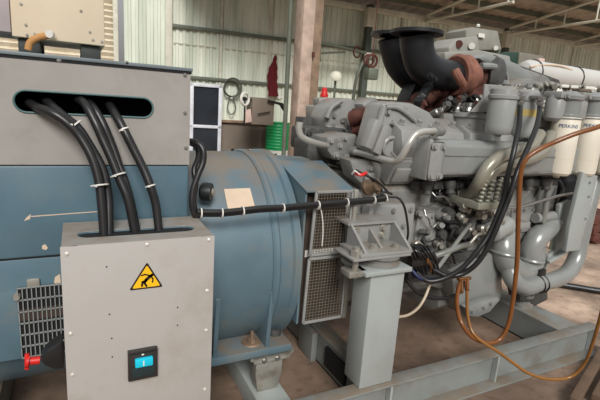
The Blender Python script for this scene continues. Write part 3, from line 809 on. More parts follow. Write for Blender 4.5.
# air cleaner / turbo cowl, grey, sloping
Yt = 2.15
b = MB().slab([P(x, y, Y=Yt) for x, y in ((478, 58), (486, 54), (500, 56), (520, 64), (532, 74), (540, 88), (512, 90), (508, 80), (498, 68), (484, 62))], (0, .25, 0), .02)
tc = part(b, 'turbo_cowl', GLOSS)
b = MB().tube([P(481, 66, Y=Yt - .03), P(494, 67, Y=Yt - .03), P(503, 74, Y=Yt - .03), (P(508, 88, Y=Yt - .03))], .022, 10); part(b, 'clamp_band', GLOSS)
b = MB().lathe([(.05, -.06), (.13, -.05), (.15, 0), (.13, .05), (.05, .07)], P(490, 78, Y=Yt + .06), (1, -.5, 0), n=32); part(b, 'turbocharger', ENGD)
b = MB().tube([P(496, 95, Y=Yt), P(498, 80, Y=Yt), P(494, 70, Y=Yt)], .06, 16); part(b, 'air_hose', BLHOSE if False else RUB)
b = MB().lathe([(.06, -.05), (.1, -.04), (.11, 0), (.1, .04), (.05, .05)], P(476, 78, Y=2.25), (1, -.5, 0), n=28); part(b, 'turbine_housing', RUSTD)
b = MB()
for k in range(10):
    x = random.uniform(418, 482); y = random.uniform(88, 106); b.lathe([(.05, -.03), (.06, 0), (.04, .04)], P(x, y, Y=2.12 + random.uniform(0, .1)), (random.uniform(-1, 1), -1, random.uniform(-.5, .5)), n=12)
part(b, 'exhaust_flanges', RUSTD, label='rusty flanges under the black exhaust outlets')
b = MB().slab([P(x, y, Y=2.35) for x, y in ((500, 66), (520, 66), (548, 76), (556, 86), (540, 92), (516, 88))], (0, .25, 0), .02); part(b, 'intercooler_end', ENG2)
b = MB().slab([P(x, y, Y=2.0) for x, y in ((512, 84), (530, 78), (546, 84), (548, 94), (512, 96))], (0, .2, 0), .012); part(b, 'filter_mount_block', ENG2)

# --- black exhaust outlets
def exhaust(cx, cy, Y, pts, rads, label):
    c = P(cx, cy + 1, Y=Y); r = .15
    b = MB(); ps = [c] + [P(x, y, Y=yy) for x, y, yy in pts]
    sm = smooth(ps, 8); rr = []
    for i in range(len(sm)):
        t = i / (len(sm) - 1) * (len(rads) - 1); k = min(int(t), len(rads) - 2); rr.append(rads[k] + (rads[k + 1] - rads[k]) * (t - k))
    b.sweep(sm, rr, 40); e = part(b, 'exhaust_outlet', BLACKP, label=label)
    b = MB().lathe([(r * .6, .004), (r, .004), (r, .022), (r * .65, .022), (r * .62, .004)], c, n=48)
    b.build('flange', BLACKP, e)
    return e, sm
e1, sm1 = exhaust(416.5, 34.5, 2.1, [(417.5, 50, 2.1), (423, 65, 2.1), (438, 74.5, 2.1), (459, 76, 2.1)], [.098, .094, .096, .094, .086], 'near black exhaust outlet elbow')
e2, sm2 = exhaust(394, 36.5, 2.42, [(396, 50, 2.42), (402, 66, 2.40), (416, 80, 2.38), (440, 88, 2.38)], [.104, .10, .1, .095, .08], 'far black exhaust outlet elbow')
b = MB().bar(P(430, 84, Y=2.06), P(417, 104, Y=2.0), .04, .04, .004); part(b, 'support_strut', BLACKP)
b = MB().bar(P(412, 86, Y=2.3), P(404, 104, Y=2.3), .12, .05, .004); part(b, 'support_strut', BLACKP)
# rusty clamp ring
ax = (sm1[-1] - sm1[-6]).normalized(); pc = sm1[-1]
b = MB().lathe([(.08, -.035), (.115, -.04), (.13, -.025), (.12, -.005), (.122, .02), (.128, .04), (.115, .055), (.07, .06)], pc, ax, n=40)
b.lathe([(.07, .055), (.09, .07), (.08, .12)], pc, ax, n=32)
part(b, 'exhaust_clamp', RUST, label='rust-red clamp ring joining the exhaust outlet')
b = MB().tube([P(455, 70, Y=1.95), P(459, 78, Y=1.93), P(463, 85, Y=1.95)], .025, 10); part(b, 'clamp_lug', RUST)
for k in range(2):
    b = MB().bolt(P(430 + 4 * k, 76 + 3 * k, Y=1.98), r=.013, h=.02); part(b, 'plug_bolt', BLACKP)

# engine block side: access doors, small pipes, leads
for k in range(4):
    x = 1.74 + .27 * k
    b = MB().box(x, x + .22, 1.885, 1.905, .80, .98, .012); part(b, 'access_door', ENG)
    b = MB()
    for dx_ in (.02, .11, .20):
        for z in (.82, .96): b.bolt((x + dx_, 1.885, z), r=.009, h=.01)
    part(b, 'bolt_heads', ENG2)
rs = random.Random(5)
for k in range(16):
    x0, y0 = rs.uniform(408, 470), rs.uniform(184, 262); Y = rs.uniform(1.80, 1.86)
    l = rs.uniform(8, 24); a_ = rs.choice([-.9, -.5, .1, .5, 1.2])
    q = [P(x0, y0, Y=Y), P(x0 + l * .3 * math.cos(a_), y0 + l * .3 * math.sin(a_) + 2, Y=Y - .02), P(x0 + l * .7 * math.cos(a_), y0 + l * .7 * math.sin(a_) - 2, Y=Y - .02), P(x0 + l * math.cos(a_), y0 + l * math.sin(a_), Y=Y)]
    m_ = rs.choice([RUB, RUB, STEEL, ENGD, GALV]); part(MB().tube(q, rs.choice([.005, .007, .01]), 8), 'small_pipe' if m_ is not RUB else 'wiring_lead', m_)
for k in range(14):
    x0, y0 = rs.uniform(404, 476), rs.uniform(186, 262); p_ = P(x0, y0, Y=rs.uniform(1.84, 1.88)); r_ = rs.uniform(.015, .035)
    part(MB().lathe([(r_, -.03), (r_, .02), (r_ * .7, .025), (r_ * .7, .045)], p_, (rs.uniform(-.5, .3), -1, rs.uniform(-.4, .5)), n=14), 'hose_union', rs.choice([ENGD, ENG2, GALV]))
for k in range(22):
    x0, y0 = rs.uniform(418, 482), rs.uniform(99, 113); p_ = P(x0, y0, Y=rs.uniform(2.0, 2.08)); r_ = rs.uniform(.012, .03)
    part(MB().lathe([(r_, -.03), (r_, .02), (r_ * .7, .025), (r_ * .7, .045)], p_, (rs.uniform(-.5, .5), -.6, rs.uniform(.2, 1)), n=12), 'manifold_stud', rs.choice([ENGD, STEEL, RUSTD, DARK]))
for k in range(7):
    x0 = 508 + 8.5 * k; q = [P(x0, 150 + rs.uniform(-2, 2) + 30, Y=1.95), P(x0 + 4, 190, Y=1.9), P(x0 - 3, 203, Y=1.92), P(x0 + 3, 215, Y=1.96)]
    part(MB().tube(q, rs.choice([.008, .012]), 8), 'small_pipe', rs.choice([ENGD, STEEL, ENG2]))
# --- pipes of the lower right side
Yl = 1.78
b = MB().tube([P(462, 196, Y=1.84), P(471, 193, Y=1.76), P(479, 182, Y=1.68), P(488, 167, Y=1.66), P(500, 157, Y=1.66), P(516, 151, Y=1.68), P(531, 146, Y=1.72), P(540, 134, Y=1.78)], .034, 18, 8); part(b, 'water_pipe', SPIPE, label='upper of the two S-bent water pipes')
b = MB().tube([P(466, 199, Y=1.86), P(476, 194, Y=1.78), P(486, 181, Y=1.70), P(496, 169, Y=1.69), P(512, 163, Y=1.69), P(530, 159, Y=1.70), P(545, 150, Y=1.73), P(551, 134, Y=1.78)], .033, 18, 8); part(b, 'water_pipe', SPIPE, label='lower of the two S-bent water pipes')
b = MB().cyl(P(455, 196, Y=1.88), P(466, 196, Y=1.85), .055, n=20).cbox(P(455, 192, Y=1.92), (.12, .1, .16), None, .02)
for x, y in ((452, 184), (461, 185), (452, 203), (462, 204)): b.bolt(P(x, y, Y=1.86), r=.014, h=.018)
part(b, 'pipe_flange', ENG2)
b = MB().lathe([(.05, 0), (.055, .03), (.04, .05), (.04, .12)], P(446, 196, Y=1.9), (-1, 0, .1), n=20); part(b, 'hose_joint', ENGD)
# finned oil cooler (pale ribs)
FIN = mat('pale_fin_metal', (150, 149, 134), .5, .3, .15, 18)
b = MB()
for k in range(4):
    x0 = 480 + 7.2 * k
    for j in range(6): b.lathe([(.010, -.009), (.016, 0), (.010, .009)], P(x0 + 1.2 * j, 201 - 4 * j, Y=1.66), (0, 0, 1), n=12)
    b.tube([P(x0, 204, Y=1.67), P(x0 + 2, 192, Y=1.67), P(x0 + 7.5, 178, Y=1.70)], .010, 8)
b.box(P(478, 200, Y=1.66).x, P(505, 200, Y=1.66).x, 1.65, 1.96, P(490, 209, Y=1.66).z, P(490, 202, Y=1.66).z, .006)
part(b, 'injection_pump_lines', FIN, label='row of pale ribbed fuel pump lines')
b = MB().slab([P(x, y, Y=1.9) for x, y in ((478, 204), (508, 200), (500, 230), (470, 246), (462, 228))], (0, .12, 0), .02); fp = part(b, 'fuel_pump', ENG2)
b = MB()
for k in range(26):
    x = random.uniform(462, 506); y = random.uniform(204, 240); b.lathe([(.022, -.03), (.024, 0), (.014, .012), (.018, .03)], P(x, y, Y=1.76 + random.uniform(0, .04)), (random.uniform(-.9, .9), -1, random.uniform(-.6, .6)), n=10)
b.build('pump_fittings', GALV, fp)
# round solenoid parts left of pump
b = MB()
for x, y, r_, l in ((447, 212, .035, .06), (449, 221, .045, .07), (456, 229, .05, .1), (468, 212, .03, .05), (440, 233, .03, .05)): b.lathe([(r_, 0), (r_, l * .7), (r_ * .7, l)], P(x, y, Y=1.88), (-.3, -1, 0), n=20)
part(b, 'drain_valves', ENGD)
b = MB()
for k in range(14):
    x = random.uniform(405, 470); y = 240 + random.uniform(-9, 9); b.lathe([(.018, -.02), (.018, .0), (.01, .02)], P(x, y, Y=1.84 + random.uniform(0, .04)), (random.uniform(-.9, .9), -1, random.uniform(-.2, .9)), n=8)
b.box(1.62, 2.3, 1.88, 1.93, .66, .71, .006)
part(b, 'sump_flange_bolts', ENGD)
b = MB().box(1.55, 2.7, 1.9, 1.96, .54, .64, .02); part(b, 'sump_flange', ENGD)
# starter motor
b = MB().lathe([(.04, -.04), (.06, -.03), (.064, 0), (.064, .12), (.07, .125), (.07, .145), (.05, .16), (.025, .17), (.025, .24)], P(493, 231, Y=1.78), (1, .25, .12), n=32); part(b, 'starter_motor', CAN)
b = MB().lathe([(.03, 0), (.035, .04), (.035, .1), (.02, .12)], P(500, 214, Y=1.8), (.6, .3, .7), n=18); b.cbox(P(497, 207, Y=1.8), (.09, .08, .06), None, .01); part(b, 'solenoid', mat('bluish_white_plastic', (176, 184, 196), .4))
# dark turbine parts in the gap
b = MB()
for k in range(24):
    x = random.uniform(505, 565); y = random.uniform(178, 222); p_ = P(x, y, Y=2.1 + random.uniform(-.05, .15))
    b.lathe([(.05, -.04), (.055, 0), (.03, .03)], p_, (random.uniform(-1, 1), -1, random.uniform(-1, 1)), n=12)
part(b, 'front_gear_clutter', ENGD)
part(MB().box(2.45, 3.05, 2.05, 2.6, .55, 1.2, .03), 'front_cover', ENGD)
b = MB().lathe([(.06, 0), (.1, .02), (.1, .06), (.07, .09)], P(565, 188, Y=2.0), (-.4, -1, 0), n=24); part(b, 'belt_pulley', BLACKP)
# coil of small pipe, brace
b = MB().tube([P(505, 208, Y=1.75), P(520, 207, Y=1.75), P(540, 201, Y=1.78), P(558, 196, Y=1.8), P(573, 193, Y=1.85)], .009, 10); part(b, 'grease_line', STEEL)
b = MB().cyl(P(550, 180, Y=1.82), P(543, 222, Y=1.82), .018, n=12); part(b, 'brace_rod', PIPE)
# water pump volute + elbows
Yw = 1.85
b = MB().tube([P(502, 232, Y=Yw + .05), P(500, 246, Y=Yw), P(505, 262, Y=Yw - .03), P(515, 272, Y=Yw - .02), P(528, 276, Y=Yw), P(534, 262, Y=Yw + .02), P(533, 250, Y=Yw + .04)], [.08] * 100, 22, 8) if False else MB()
b.sweep(smooth([P(508, 228, Y=Yw + .06), P(503, 246, Y=Yw), P(508, 263, Y=Yw - .03), P(520, 272, Y=Yw - .03), P(531, 264, Y=Yw), P(534, 248, Y=Yw + .05)], 8), .078, 26)
b.torus(P(504, 252, Y=Yw - .01), (.1, 0, 1), .085, .012, 28, 8)
part(b, 'water_pump', GLOSS)
b = MB().sweep(smooth([P(531, 262, Y=Yw - .02), P(531, 250, Y=Yw - .02), P(537, 238, Y=Yw - .02), P(546, 229, Y=Yw), P(553, 222, Y=Yw + .04)], 8), .072, 26)
b.torus(P(531, 259, Y=Yw - .02), (.1, 0, 1), .078, .012, 28, 8)
part(b, 'pump_elbow', GLOSS)
b = MB().box(P(541, 0, Y=Yw).x + .02, P(553, 0, Y=Yw).x + .1, Yw - .05, Yw + .12, P(545, 224, Y=Yw).z - .0, P(545, 221, Y=Yw).z + .02, .006); b.cyl(P(535, 218, Y=Yw), P(553, 216, Y=Yw), .035, n=16); part(b, 'elbow_flange', ENG)
# thick radiator pipe along the bottom and up the side
b = MB().sweep(smooth([P(509, 268, Y=1.80), P(514, 281, Y=1.76), P(525, 287, Y=1.75), P(540, 283, Y=1.75), P(556, 279, Y=1.76), P(568, 272, Y=1.78), P(576, 258, Y=1.80), P(581, 236, Y=1.82), P(587, 210, Y=1.84), P(596, 170, Y=1.88), P(600, 150, Y=1.9)], 8), .057, 26)
rp = part(b, 'radiator_pipe', GLOSS, label='thick grey radiator pipe curving up at the right')
b = MB()
for x in (537, 541): b.torus(P(x, 283.5 - (x - 540) * .2, Y=1.75), (1, .05, .02), .06, .005, 30, 6)
b.build('hose_clamp', RUB, rp)
b = MB().box(P(539, 272, Y=1.75).x, P(545, 272, Y=1.75).x, 1.74, 1.8, P(541, 277, Y=1.75).z, P(541, 270, Y=1.75).z, .004); part(b, 'gap_shade_block', RUB)  # black block put in to imitate the dark gap above the pipe
# radiator side plates
b = MB().slab([P(x, y, Y=1.72) for x, y in ((583, 172), (598, 176), (580, 250), (566, 252), (570, 226))], (0, .03, 0), .003)
for x, y in ((589, 196), (586, 218), (590, 182)): b.bolt(P(x, y, Y=1.718), r=.008, h=.01)
part(b, 'frame_side_plate', SKIDT)
b = MB().slab([P(x, y, Y=1.82) for x, y in ((560, 205), (571, 200), (566, 250), (549, 262), (546, 270), (549, 256), (556, 250))], (0, .03, 0), .003); part(b, 'frame_side_plate', SKIDT)
b = MB().bar(P(548, 262, Y=1.8), P(566, 251, Y=1.8), .03, .02, .003); part(b, 'frame_strut', SKIDT)
part(MB().slab([P(x, y, Y=1.98) for x, y in ((552, 175), (584, 172), (570, 226), (566, 248), (552, 222))], (0, .05, 0), .004), 'shroud_panel', DARK)
# sump front block with foot flange
Ys = 1.86
b = MB().slab([P(x, y, Y=Ys) for x, y in ((452, 272), (470, 264), (500, 250), (503, 290), (500, 302), (478, 316), (466, 318), (454, 296))], (0, .2, 0), .012); part(b, 'sump_front', GLOSS)
b = MB().slab([P(x, y, Y=Ys - .06) for x, y in ((466, 308), (480, 302), (497, 297), (500, 300), (490, 312), (478, 317), (470, 316))], (0, .05, 0), .004)
for x, y in ((472, 311), (484, 307), (491, 303)): b.bolt(P(x, y, Y=Ys - .062), r=.011, h=.014)
part(b, 'foot_flange', GLOSS)
part(MB().slab([P(x, y, Y=1.9) for x, y in ((518, 290), (548, 288), (548, 300), (536, 306), (520, 300))], (0, .1, 0), .01), 'front_mount_bracket', ENGD)
part(MB().slab([P(x, y, Y=1.95) for x, y in ((404, 252), (440, 242), (470, 240), (470, 285), (440, 290), (412, 280))], (0, .1, 0), .02), 'sump_side', ENG2)
# breather tube and rod
b = MB().tube([P(435, 256, Y=1.76), P(446, 252, Y=1.75), P(458, 247, Y=1.76), P(470, 244, Y=1.8)], .018, 12); part(b, 'breather_tube', PIPE)
b = MB().cyl(P(470, 224, Y=1.78), P(434, 273, Y=1.72), .012, n=10); part(b, 'dipstick_tube', PIPE)
# wiring junction (black) right of post
b = MB()
for k in range(8):
    x = 405 + 3.2 * k; b.tube([P(x, 248 + random.uniform(-3, 3), Y=1.72), P(x + 5, 254 + random.uniform(-4, 6), Y=1.68), P(x + 9, 262, Y=1.7), P(x + 12, 272 + random.uniform(-3, 3), Y=1.72)], .007, 8)
b.cbox(P(416, 251, Y=1.75), (.12, .08, .06), None, .01); b.cbox(P(420, 261, Y=1.72), (.16, .06, .045), None, .01); b.cbox(P(412, 272, Y=1.76), (.1, .06, .06), None, .01)
part(b, 'wiring_connector', RUB, label='black wiring connectors right of the support post')
b = MB()
for k in range(5): b.tube([P(427, 258 + k, Y=1.67), P(430 + k * .5, 263 + k, Y=1.66), P(431 - k * .4, 272, Y=1.68)], .0035, 6)
part(b, 'copper_leads', BRASS, label='orange copper leads')
b = MB()
b.tube([P(356, 170, Y=1.85), P(365, 175, Y=1.8), P(378, 182, Y=1.78), P(388, 192, Y=1.76)], .006, 8)
b.tube([P(365, 172, Y=1.82), P(372, 180, Y=1.8), P(380, 186, Y=1.8), P(383, 196, Y=1.78)], .005, 8)
b.tube([P(377, 196, Y=1.74), P(384, 192, Y=1.74), P(392, 194, Y=1.74)], .006, 8)
part(b, 'sensor_leads', RUB)
b = MB().tube([P(355, 173, Y=1.8), P(361, 175, Y=1.78), P(366, 173, Y=1.79)], .009, 8); part(b, 'red_connector', RED, label='red cable connector')
b = MB().tube([P(352, 174, Y=1.8), P(355, 171, Y=1.78), P(360, 175, Y=1.78)], .004, 8); part(b, 'white_lead', TIE)
b = MB().lathe([(.04, 0), (.045, .02), (.03, .05), (.03, .08)], P(366, 188, Y=1.86), (.3, -1, .4), n=16); b.cyl(P(372, 186, Y=1.82), P(384, 198, Y=1.8), .015, n=8); part(b, 'brass_sensor', mat('dull_brass', (132, 110, 88), .5, .5, .2, 20))

# ================================================================== ALTERNATOR
al = thing('alternator', (.3, 2.3, .3), 'large blue-painted alternator with grey terminal box, left of the engine', 'alternator')
AY, AZ, AR = 2.3, .755, .52
b = MB().lathe([(.3, -.52), (.45, -.50), (AR - .02, -.44), (AR, -.38), (AR, .80), (AR - .01, .803)], (0, AY, AZ), (1, 0, 0), n=96)
part(b, 'stator_frame', BLUE, al)
# fixing rings near drive end
b = MB().lathe([(.48, .80), (AR + .006, .80), (AR + .014, .81), (AR + .014, .83), (AR + .004, .84), (AR + .004, .90), (AR + .016, .91), (AR + .016, .945), (AR - .01, .95), (.48, .95)], (0, AY, AZ), (1, 0, 0), n=96)
part(b, 'end_ring', BLUE, al)
# drive end: square-ish adaptor with mesh guards between ring and flywheel housing
b = MB().lathe([(.3, .9), (.43, .9), (.43, 1.195), (.3, 1.195)], (0, AY, AZ), (1, 0, 0), n=64); part(b, 'fan_shroud', DUSTI, al)
# top sloping cover over guard
def ring_pt(a, r, x): return V((x, AY - r * math.cos(a), AZ + r * math.sin(a)))
b = MB(); a0, a1 = math.radians(50), math.radians(170); n_ = 30
for k in range(n_):
    t0 = a0 + (a1 - a0) * k / n_; t1 = a0 + (a1 - a0) * (k + 1) / n_
    b.add([ring_pt(t0, .505, .945), ring_pt(t1, .505, .945), ring_pt(t1, .495, 1.19), ring_pt(t0, .495, 1.19), ring_pt(t0, .47, .945), ring_pt(t1, .47, .945), ring_pt(t1, .46, 1.19), ring_pt(t0, .46, 1.19)], [(0, 1, 2, 3), (7, 6, 5, 4), (0, 4, 5, 1), (3, 2, 6, 7), (0, 3, 7, 4), (1, 5, 6, 2)])
part(b, 'guard_top_cover', mat('dusty_blue_grey', (104, 116, 118), .6, 0, .15, 6, (128, 112, 92), .7), al)
# near flat guard frame with two mesh panels
GX0, GX1 = .975, 1.165; gY = 1.79
gp = [P(316, 192, Y=gY), P(351, 190, Y=gY)]
def guard(x0, x1, z0, z1, x0b, lab_):
    """mesh panel: frame + wires; x0 top-left, x0b bottom-left"""
    def q(u, v): return V(((x0b + (x0 - x0b) * v) * (1 - u) + x1 * u, gY, z0 + (z1 - z0) * v))
    b = MB()
    for A_, B_ in (((0, 0), (1, 0)), ((0, 1), (1, 1)), ((0, 0), (0, 1)), ((1, 0), (1, 1))): b.bar(q(*A_), q(*B_), .014, .012, .001, V((0, -1, 0)))
    fr = b.build('guard_frame', ENG, al); fr['label'] = lab_
    b = MB(); nx = 13; nz = int((z1 - z0) / .0155)
    for k in range(1, nx): b.bar(q(k / nx, 0), q(k / nx, 1), .0022, .0022, 0, V((0, -1, 0)))
    for k in range(1, nz): b.bar(q(0, k / nz), q(1, k / nz), .0022, .0022, 0, V((0, -1, 0)))
    b.build('wire_mesh', MESHM, fr)
    return fr
guard(1.006, 1.212, .835, 1.15, .995, 'upper wire mesh guard panel')
guard(.993, 1.212, .475, .815, .984, 'lower wire mesh guard panel')
part(MB().box(1.212, 1.234, 1.77, 1.80, .47, 1.16, .003), 'guard_post', GALV, al, 'bright upright beside the mesh guard')
part(MB().prism([(1.785, 1.150), (1.785, 1.156), (2.14, 1.252), (2.14, 1.242)], .95, 1.22, 'X', 0).prism([(1.80, .47), (1.80, 1.15), (2.1, 1.235), (2.1, .47)], .952, .962, 'X'), 'guard_surround', BLUE, al)
part(MB().box(.97, 1.21, 1.84, 1.86, .47, 1.15), 'guard_backing', DUSTI, al)
lab(part(MB().box(.99, 1.16, 1.83, 1.835, .81, .845), 'loose_tag', TIE, al), 'pale strip behind the guard')
b = MB().tube([P(319, 203, Y=1.775), P(322, 215, Y=1.775), P(323, 230, Y=1.775), P(322, 246, Y=1.775)], .003, 6); part(b, 'loose_wire', TIE, al)
# foot with gussets
ft = MB()
ft.box(.52, .935, 1.80, 2.2, .325, .365, .004)
foot = part(ft, 'foot_plate', BLUE, al)
for x in (.53, .795):
    b = MB().prism([(1.81, .365), (2.15, .365), (2.1, .6), (1.80, .68), (1.782, .67)], x, x + .02, 'X', .002); b.build('gusset', BLUE, foot)
part(MB().box(.52, .935, 2.4, 2.8, .325, .365, .004), 'foot_plate', BLUE, al)
b = MB(); b.cyl((.745, 1.87, .365), (.745, 1.87, .43), .009, n=10); b.lathe([(.05, 0), (.045, .006), (.03, .008)], (.745, 1.88, .365), n=16); b.sweep([(.745, 1.87, .37), (.745, 1.87, .392)], .02, 6); b.build('anchor_bolt', mat('rust_stained_steel', (134, 112, 92), .6, .3, .2, 20), foot)
b = MB(); b.lathe([(.035, 0), (.035, .02), (.02, .03)], (.89, 1.92, .365), n=16); b.build('anchor_bolt', ENGD, foot)
# foot isolator bracket (top-level, silver)
e = thing('vibration_mount', (.82, 1.84, .12), 'silver folded steel mount under the corner of the blue alternator foot', 'mount')
b = MB().prism([(.735, .30), (.93, .30), (.955, .325), (.94, .325), (.92, .312), (.75, .312), (.72, .325), (.715, .31)], 1.80, 1.9, 'Y')
b.box(.735, .93, 1.80, 1.9, .285, .30, .003); b.build('wing_plate', GALV, e)
b = MB().prism([(.765, .12), (.875, .12), (.895, .2), (.895, .285), (.75, .285), (.75, .21)], 1.81, 1.89, 'Y', .006); b.build('mount_body', GALV, e)
b = MB(); b.bolt((.79, 1.80, .30), r=.01); b.bolt((.86, 1.80, .30), r=.01); b.build('bolt_heads', STEEL, e)
# rectangular upper housing (blue) and terminal box (grey)
UX0, UX1 = -.9, .4
b = MB().box(UX0, UX1, 1.78, 2.75, .94, 1.281, .012); part(b, 'terminal_base', BLUED, al)
b = MB().box(UX0, UX1, 1.785, 2.0, .935, .941); part(b, 'seam_gap', DARK, al)
part(MB().box(UX0, UX1 - .0, 1.784, 2.2, .54, .936, .004), 'lower_side_panel', BLUED, al)
# grey box with slot cut: build front sheet around a rounded slot
def slot_panel(x0, x1, z0, z1, sx0, sx1, sz0, sz1, y, th, horizontal=False):
    """panel with a stadium hole, in XZ at y (or XY at z=y when horizontal)"""
    r = (sz1 - sz0) / 2; cz = (sz0 + sz1) / 2; n = 16
    inner = []
    for k in range(n + 1):
        a = -math.pi / 2 + math.pi * k / n; inner.append((sx1 - r + r * math.cos(a), cz + r * math.sin(a)))
    for k in range(n + 1):
        a = math.pi / 2 + math.pi * k / n; inner.append((sx0 + r + r * math.cos(a), cz + r * math.sin(a)))
    outer = []
    for (a, c) in inner:
        # project outward onto rectangle
        dxx = a - (sx0 + sx1) / 2; dzz = c - cz
        kx = ((x1 - x0) / 2) / abs(dxx) if abs(dxx) > 1e-6 else 1e9; kz = ((z1 - z0) / 2) / abs(dzz) if abs(dzz) > 1e-6 else 1e9
        mx_, mz_ = (x0 + x1) / 2, (z0 + z1) / 2
        outer.append((a, c))
    # grid approach: connect vertical strips
    def mk(a, c, t): return V((a, c, y + t)) if horizontal else V((a, y + t, c))
    b = MB()
    xs = sorted(set([round(a, 6) for a, c in inner])); 
    def zrange(a):
        if a < sx0 + r: q = math.sqrt(max(0, r * r - (sx0 + r - a) ** 2))
        elif a > sx1 - r: q = math.sqrt(max(0, r * r - (a - sx1 + r) ** 2))
        else: q = r
        return cz - q, cz + q
    cols = xs
    for s0, s1 in zip(cols, cols[1:]):
        l0, h0 = zrange(s0); l1, h1 = zrange(s1)
        for za0, za1, zb0, zb1 in ((z0, z0, l0, l1), (h0, h1, z1, z1)):
            b.add([mk(s0, za0, 0), mk(s1, za1, 0), mk(s1, zb1, 0), mk(s0, zb0, 0), mk(s0, za0, th), mk(s1, za1, th), mk(s1, zb1, th), mk(s0, zb0, th)],
                  [(0, 1, 2, 3), (7, 6, 5, 4), (3, 2, 6, 7), (0, 4, 5, 1)])
    for (a, c_) in ((x0, cols[0]), (cols[-1], x1)):
        b.add([mk(a, z0, 0), mk(c_, z0, 0), mk(c_, z1, 0), mk(a, z1, 0), mk(a, z0, th), mk(c_, z0, th), mk(c_, z1, th), mk(a, z1, th)],
              [(0, 1, 2, 3), (7, 6, 5, 4), (3, 2, 6, 7), (0, 4, 5, 1), (0, 3, 7, 4), (1, 5, 6, 2)])
    rim = [mk(a, c, -.001) for a, c in inner]
    bmesh.ops.remove_doubles(b.bm, verts=b.bm.verts[:], dist=1e-5)
    return b, rim
SL = P(14, 106, Y=1.775); SRr = P(153, 106, Y=1.775)
zt, zb_ = 1.535, 1.462
b, rim = slot_panel(UX0, UX1, 1.283, 1.645, SL.x, SRr.x, zb_, zt, 1.776, .006)
tb = part(b, 'terminal_box', BOXG, al, 'grey cover with a rounded cable slot')
b = MB().box(UX0, UX1, 1.782, 1.79, 1.283, SL.z - .2); b.box(UX1 - .008, UX1, 1.784, 2.7, 1.283, 1.645); b.box(UX0, UX0 + .01, 1.784, 2.7, 1.283, 1.645); b.box(UX0, UX1, 2.69, 2.7, 1.283, 1.645)
b.build('side_sheet', BOXG, tb)
b = MB().sweep(rim, .0035, 8, closed=True); b.build('slot_trim', mat('teal_slot_edging', (74, 104, 104), .5), tb)
MB().box(UX0 + .02, UX1 - .02, 1.95, 1.96, 1.29, 1.64).build('box_interior', DARK, tb)
b = MB().box(UX0, UX1 + .008, 1.77, 2.71, 1.646, 1.658, .002); b.build('lid', mat('blue_grey_lid', (112, 122, 126), .5), tb)
MB().box(UX0, UX1 + .004, 1.774, 1.78, 1.636, 1.646).build('lid_seal', DARK, tb)
b = MB()
for x, y in ((185, 75), (185, 113), (186, 148), (59, 60), (127, 63)): b.bolt(P(x, y, Y=1.775), r=.005, h=.005)
b.build('cover_screws', STEEL, tb)
# side grille at lower left on the curved end bell
gr = MB(); gx0, gx1 = P(21, 300, Y=1.79).x, 0.02
part(MB().box(-.215, -.0, 1.778, 1.786, .55, .83), 'vent_recess', DARK, al)
z0, z1 = .55, .83
b = MB()
nx = 15
for k in range(nx + 1): x = -.215 + (.22) * k / nx; b.box(x - .0016, x + .0016, 1.768, 1.774, z0, z1)
for k in range(7): z = z0 + (z1 - z0) * k / 6; b.box(-.217, .006, 1.768, 1.775, z - .0022, z + .0022)
part(b, 'vent_grille', GRID, al)
part(MB().box(-.215, -.0, 1.772, 1.779, .70, .745), 'grille_band', DUSTI, al)
b = MB().lathe([(.014, 0), (.014, .006), (.01, .02)], P(17, 296, Y=1.78), (0, -1, 0), n=14).box(P(12, 0, Y=1.78).x - .012, P(12, 0, Y=1.78).x + .028, 1.772, 1.784, .83, .86, .002); part(b, 'latch', GALV, al)
# sticker and chips
def curved_patch(px, name, m, label, off=.002):
    """patch on the cylinder between pixel corners"""
    return None
def cylhit(px, py, r=AR + .0015):
    d = right * (px - 300) + down * (py - 200) + fwd * FPX
    oy, oz = 0 - AY, H - AZ; a = d.y ** 2 + d.z ** 2; bq = 2 * (oy * d.y + oz * d.z); c = oy * oy + oz * oz - r * r
    t = (-bq - math.sqrt(max(0, bq * bq - 4 * a * c))) / (2 * a)
    return CAM + d * t
def cpatch(c4, name, m, label=None, n=8, r=AR + .0015):
    b = MB(); (a0, a1, a2, a3) = c4; g = []
    for j in range(n + 1):
        v = j / n; row = []
        for i in range(n + 1):
            u = i / n
            x = (a0[0] * (1 - u) + a1[0] * u) * (1 - v) + (a3[0] * (1 - u) + a2[0] * u) * v
            y = (a0[1] * (1 - u) + a1[1] * u) * (1 - v) + (a3[1] * (1 - u) + a2[1] * u) * v
            row.append(b.bm.verts.new(cylhit(x, y, r)))
        g.append(row)
    for j in range(n):
        for i in range(n): b.bm.faces.new((g[j][i], g[j][i + 1], g[j + 1][i + 1], g[j + 1][i]))
    return part(b, name, m, al, label, 60)
cpatch([(224, 189), (250, 188), (255, 207), (228, 209)], 'blank_sticker', STICK, 'blank faded cream sticker')
cpatch([(287, 221), (293, 220), (295, 226), (289, 229)], 'paint_chip', STICK, 'bare paint chip')
for pts in (((42, 246), (45, 244), (48, 248), (46, 250), (42, 249)), ((27, 217), (31, 214), (30, 219), (24, 221)), ((31, 216), (100, 211), (100, 211.8), (31, 217)), ((128, 209), (134, 208.6), (134, 209.6), (128, 210))):
    part(MB().slab([P(x, y, Y=1.7795) for x, y in pts], (0, .002, 0)), 'paint_chip', STICK, al, 'pale chipped paint spot')
part(MB().slab([P(x, y, Y=1.783) for x, y in ((55, 277), (60, 274), (61, 285), (54, 283))], (0, .002, 0)), 'paint_chip', STICK, al, 'pale chipped paint spot')
# round lug at the left of the cylinder
b = MB().lathe([(.03, -.02), (.042, -.01), (.042, .02), (.04, .03), (.025, .032)], P(205, 192, Y=1.87), (.9, -.5, 0), n=28); part(b, 'cable_gland', BLACKP, al)
b = MB().lathe([(.012, .025), (.02, .034), (.016, .04)], P(205, 192, Y=1.87), (.9, -.5, 0), n=20); part(b, 'gland_nut', GALV, al)

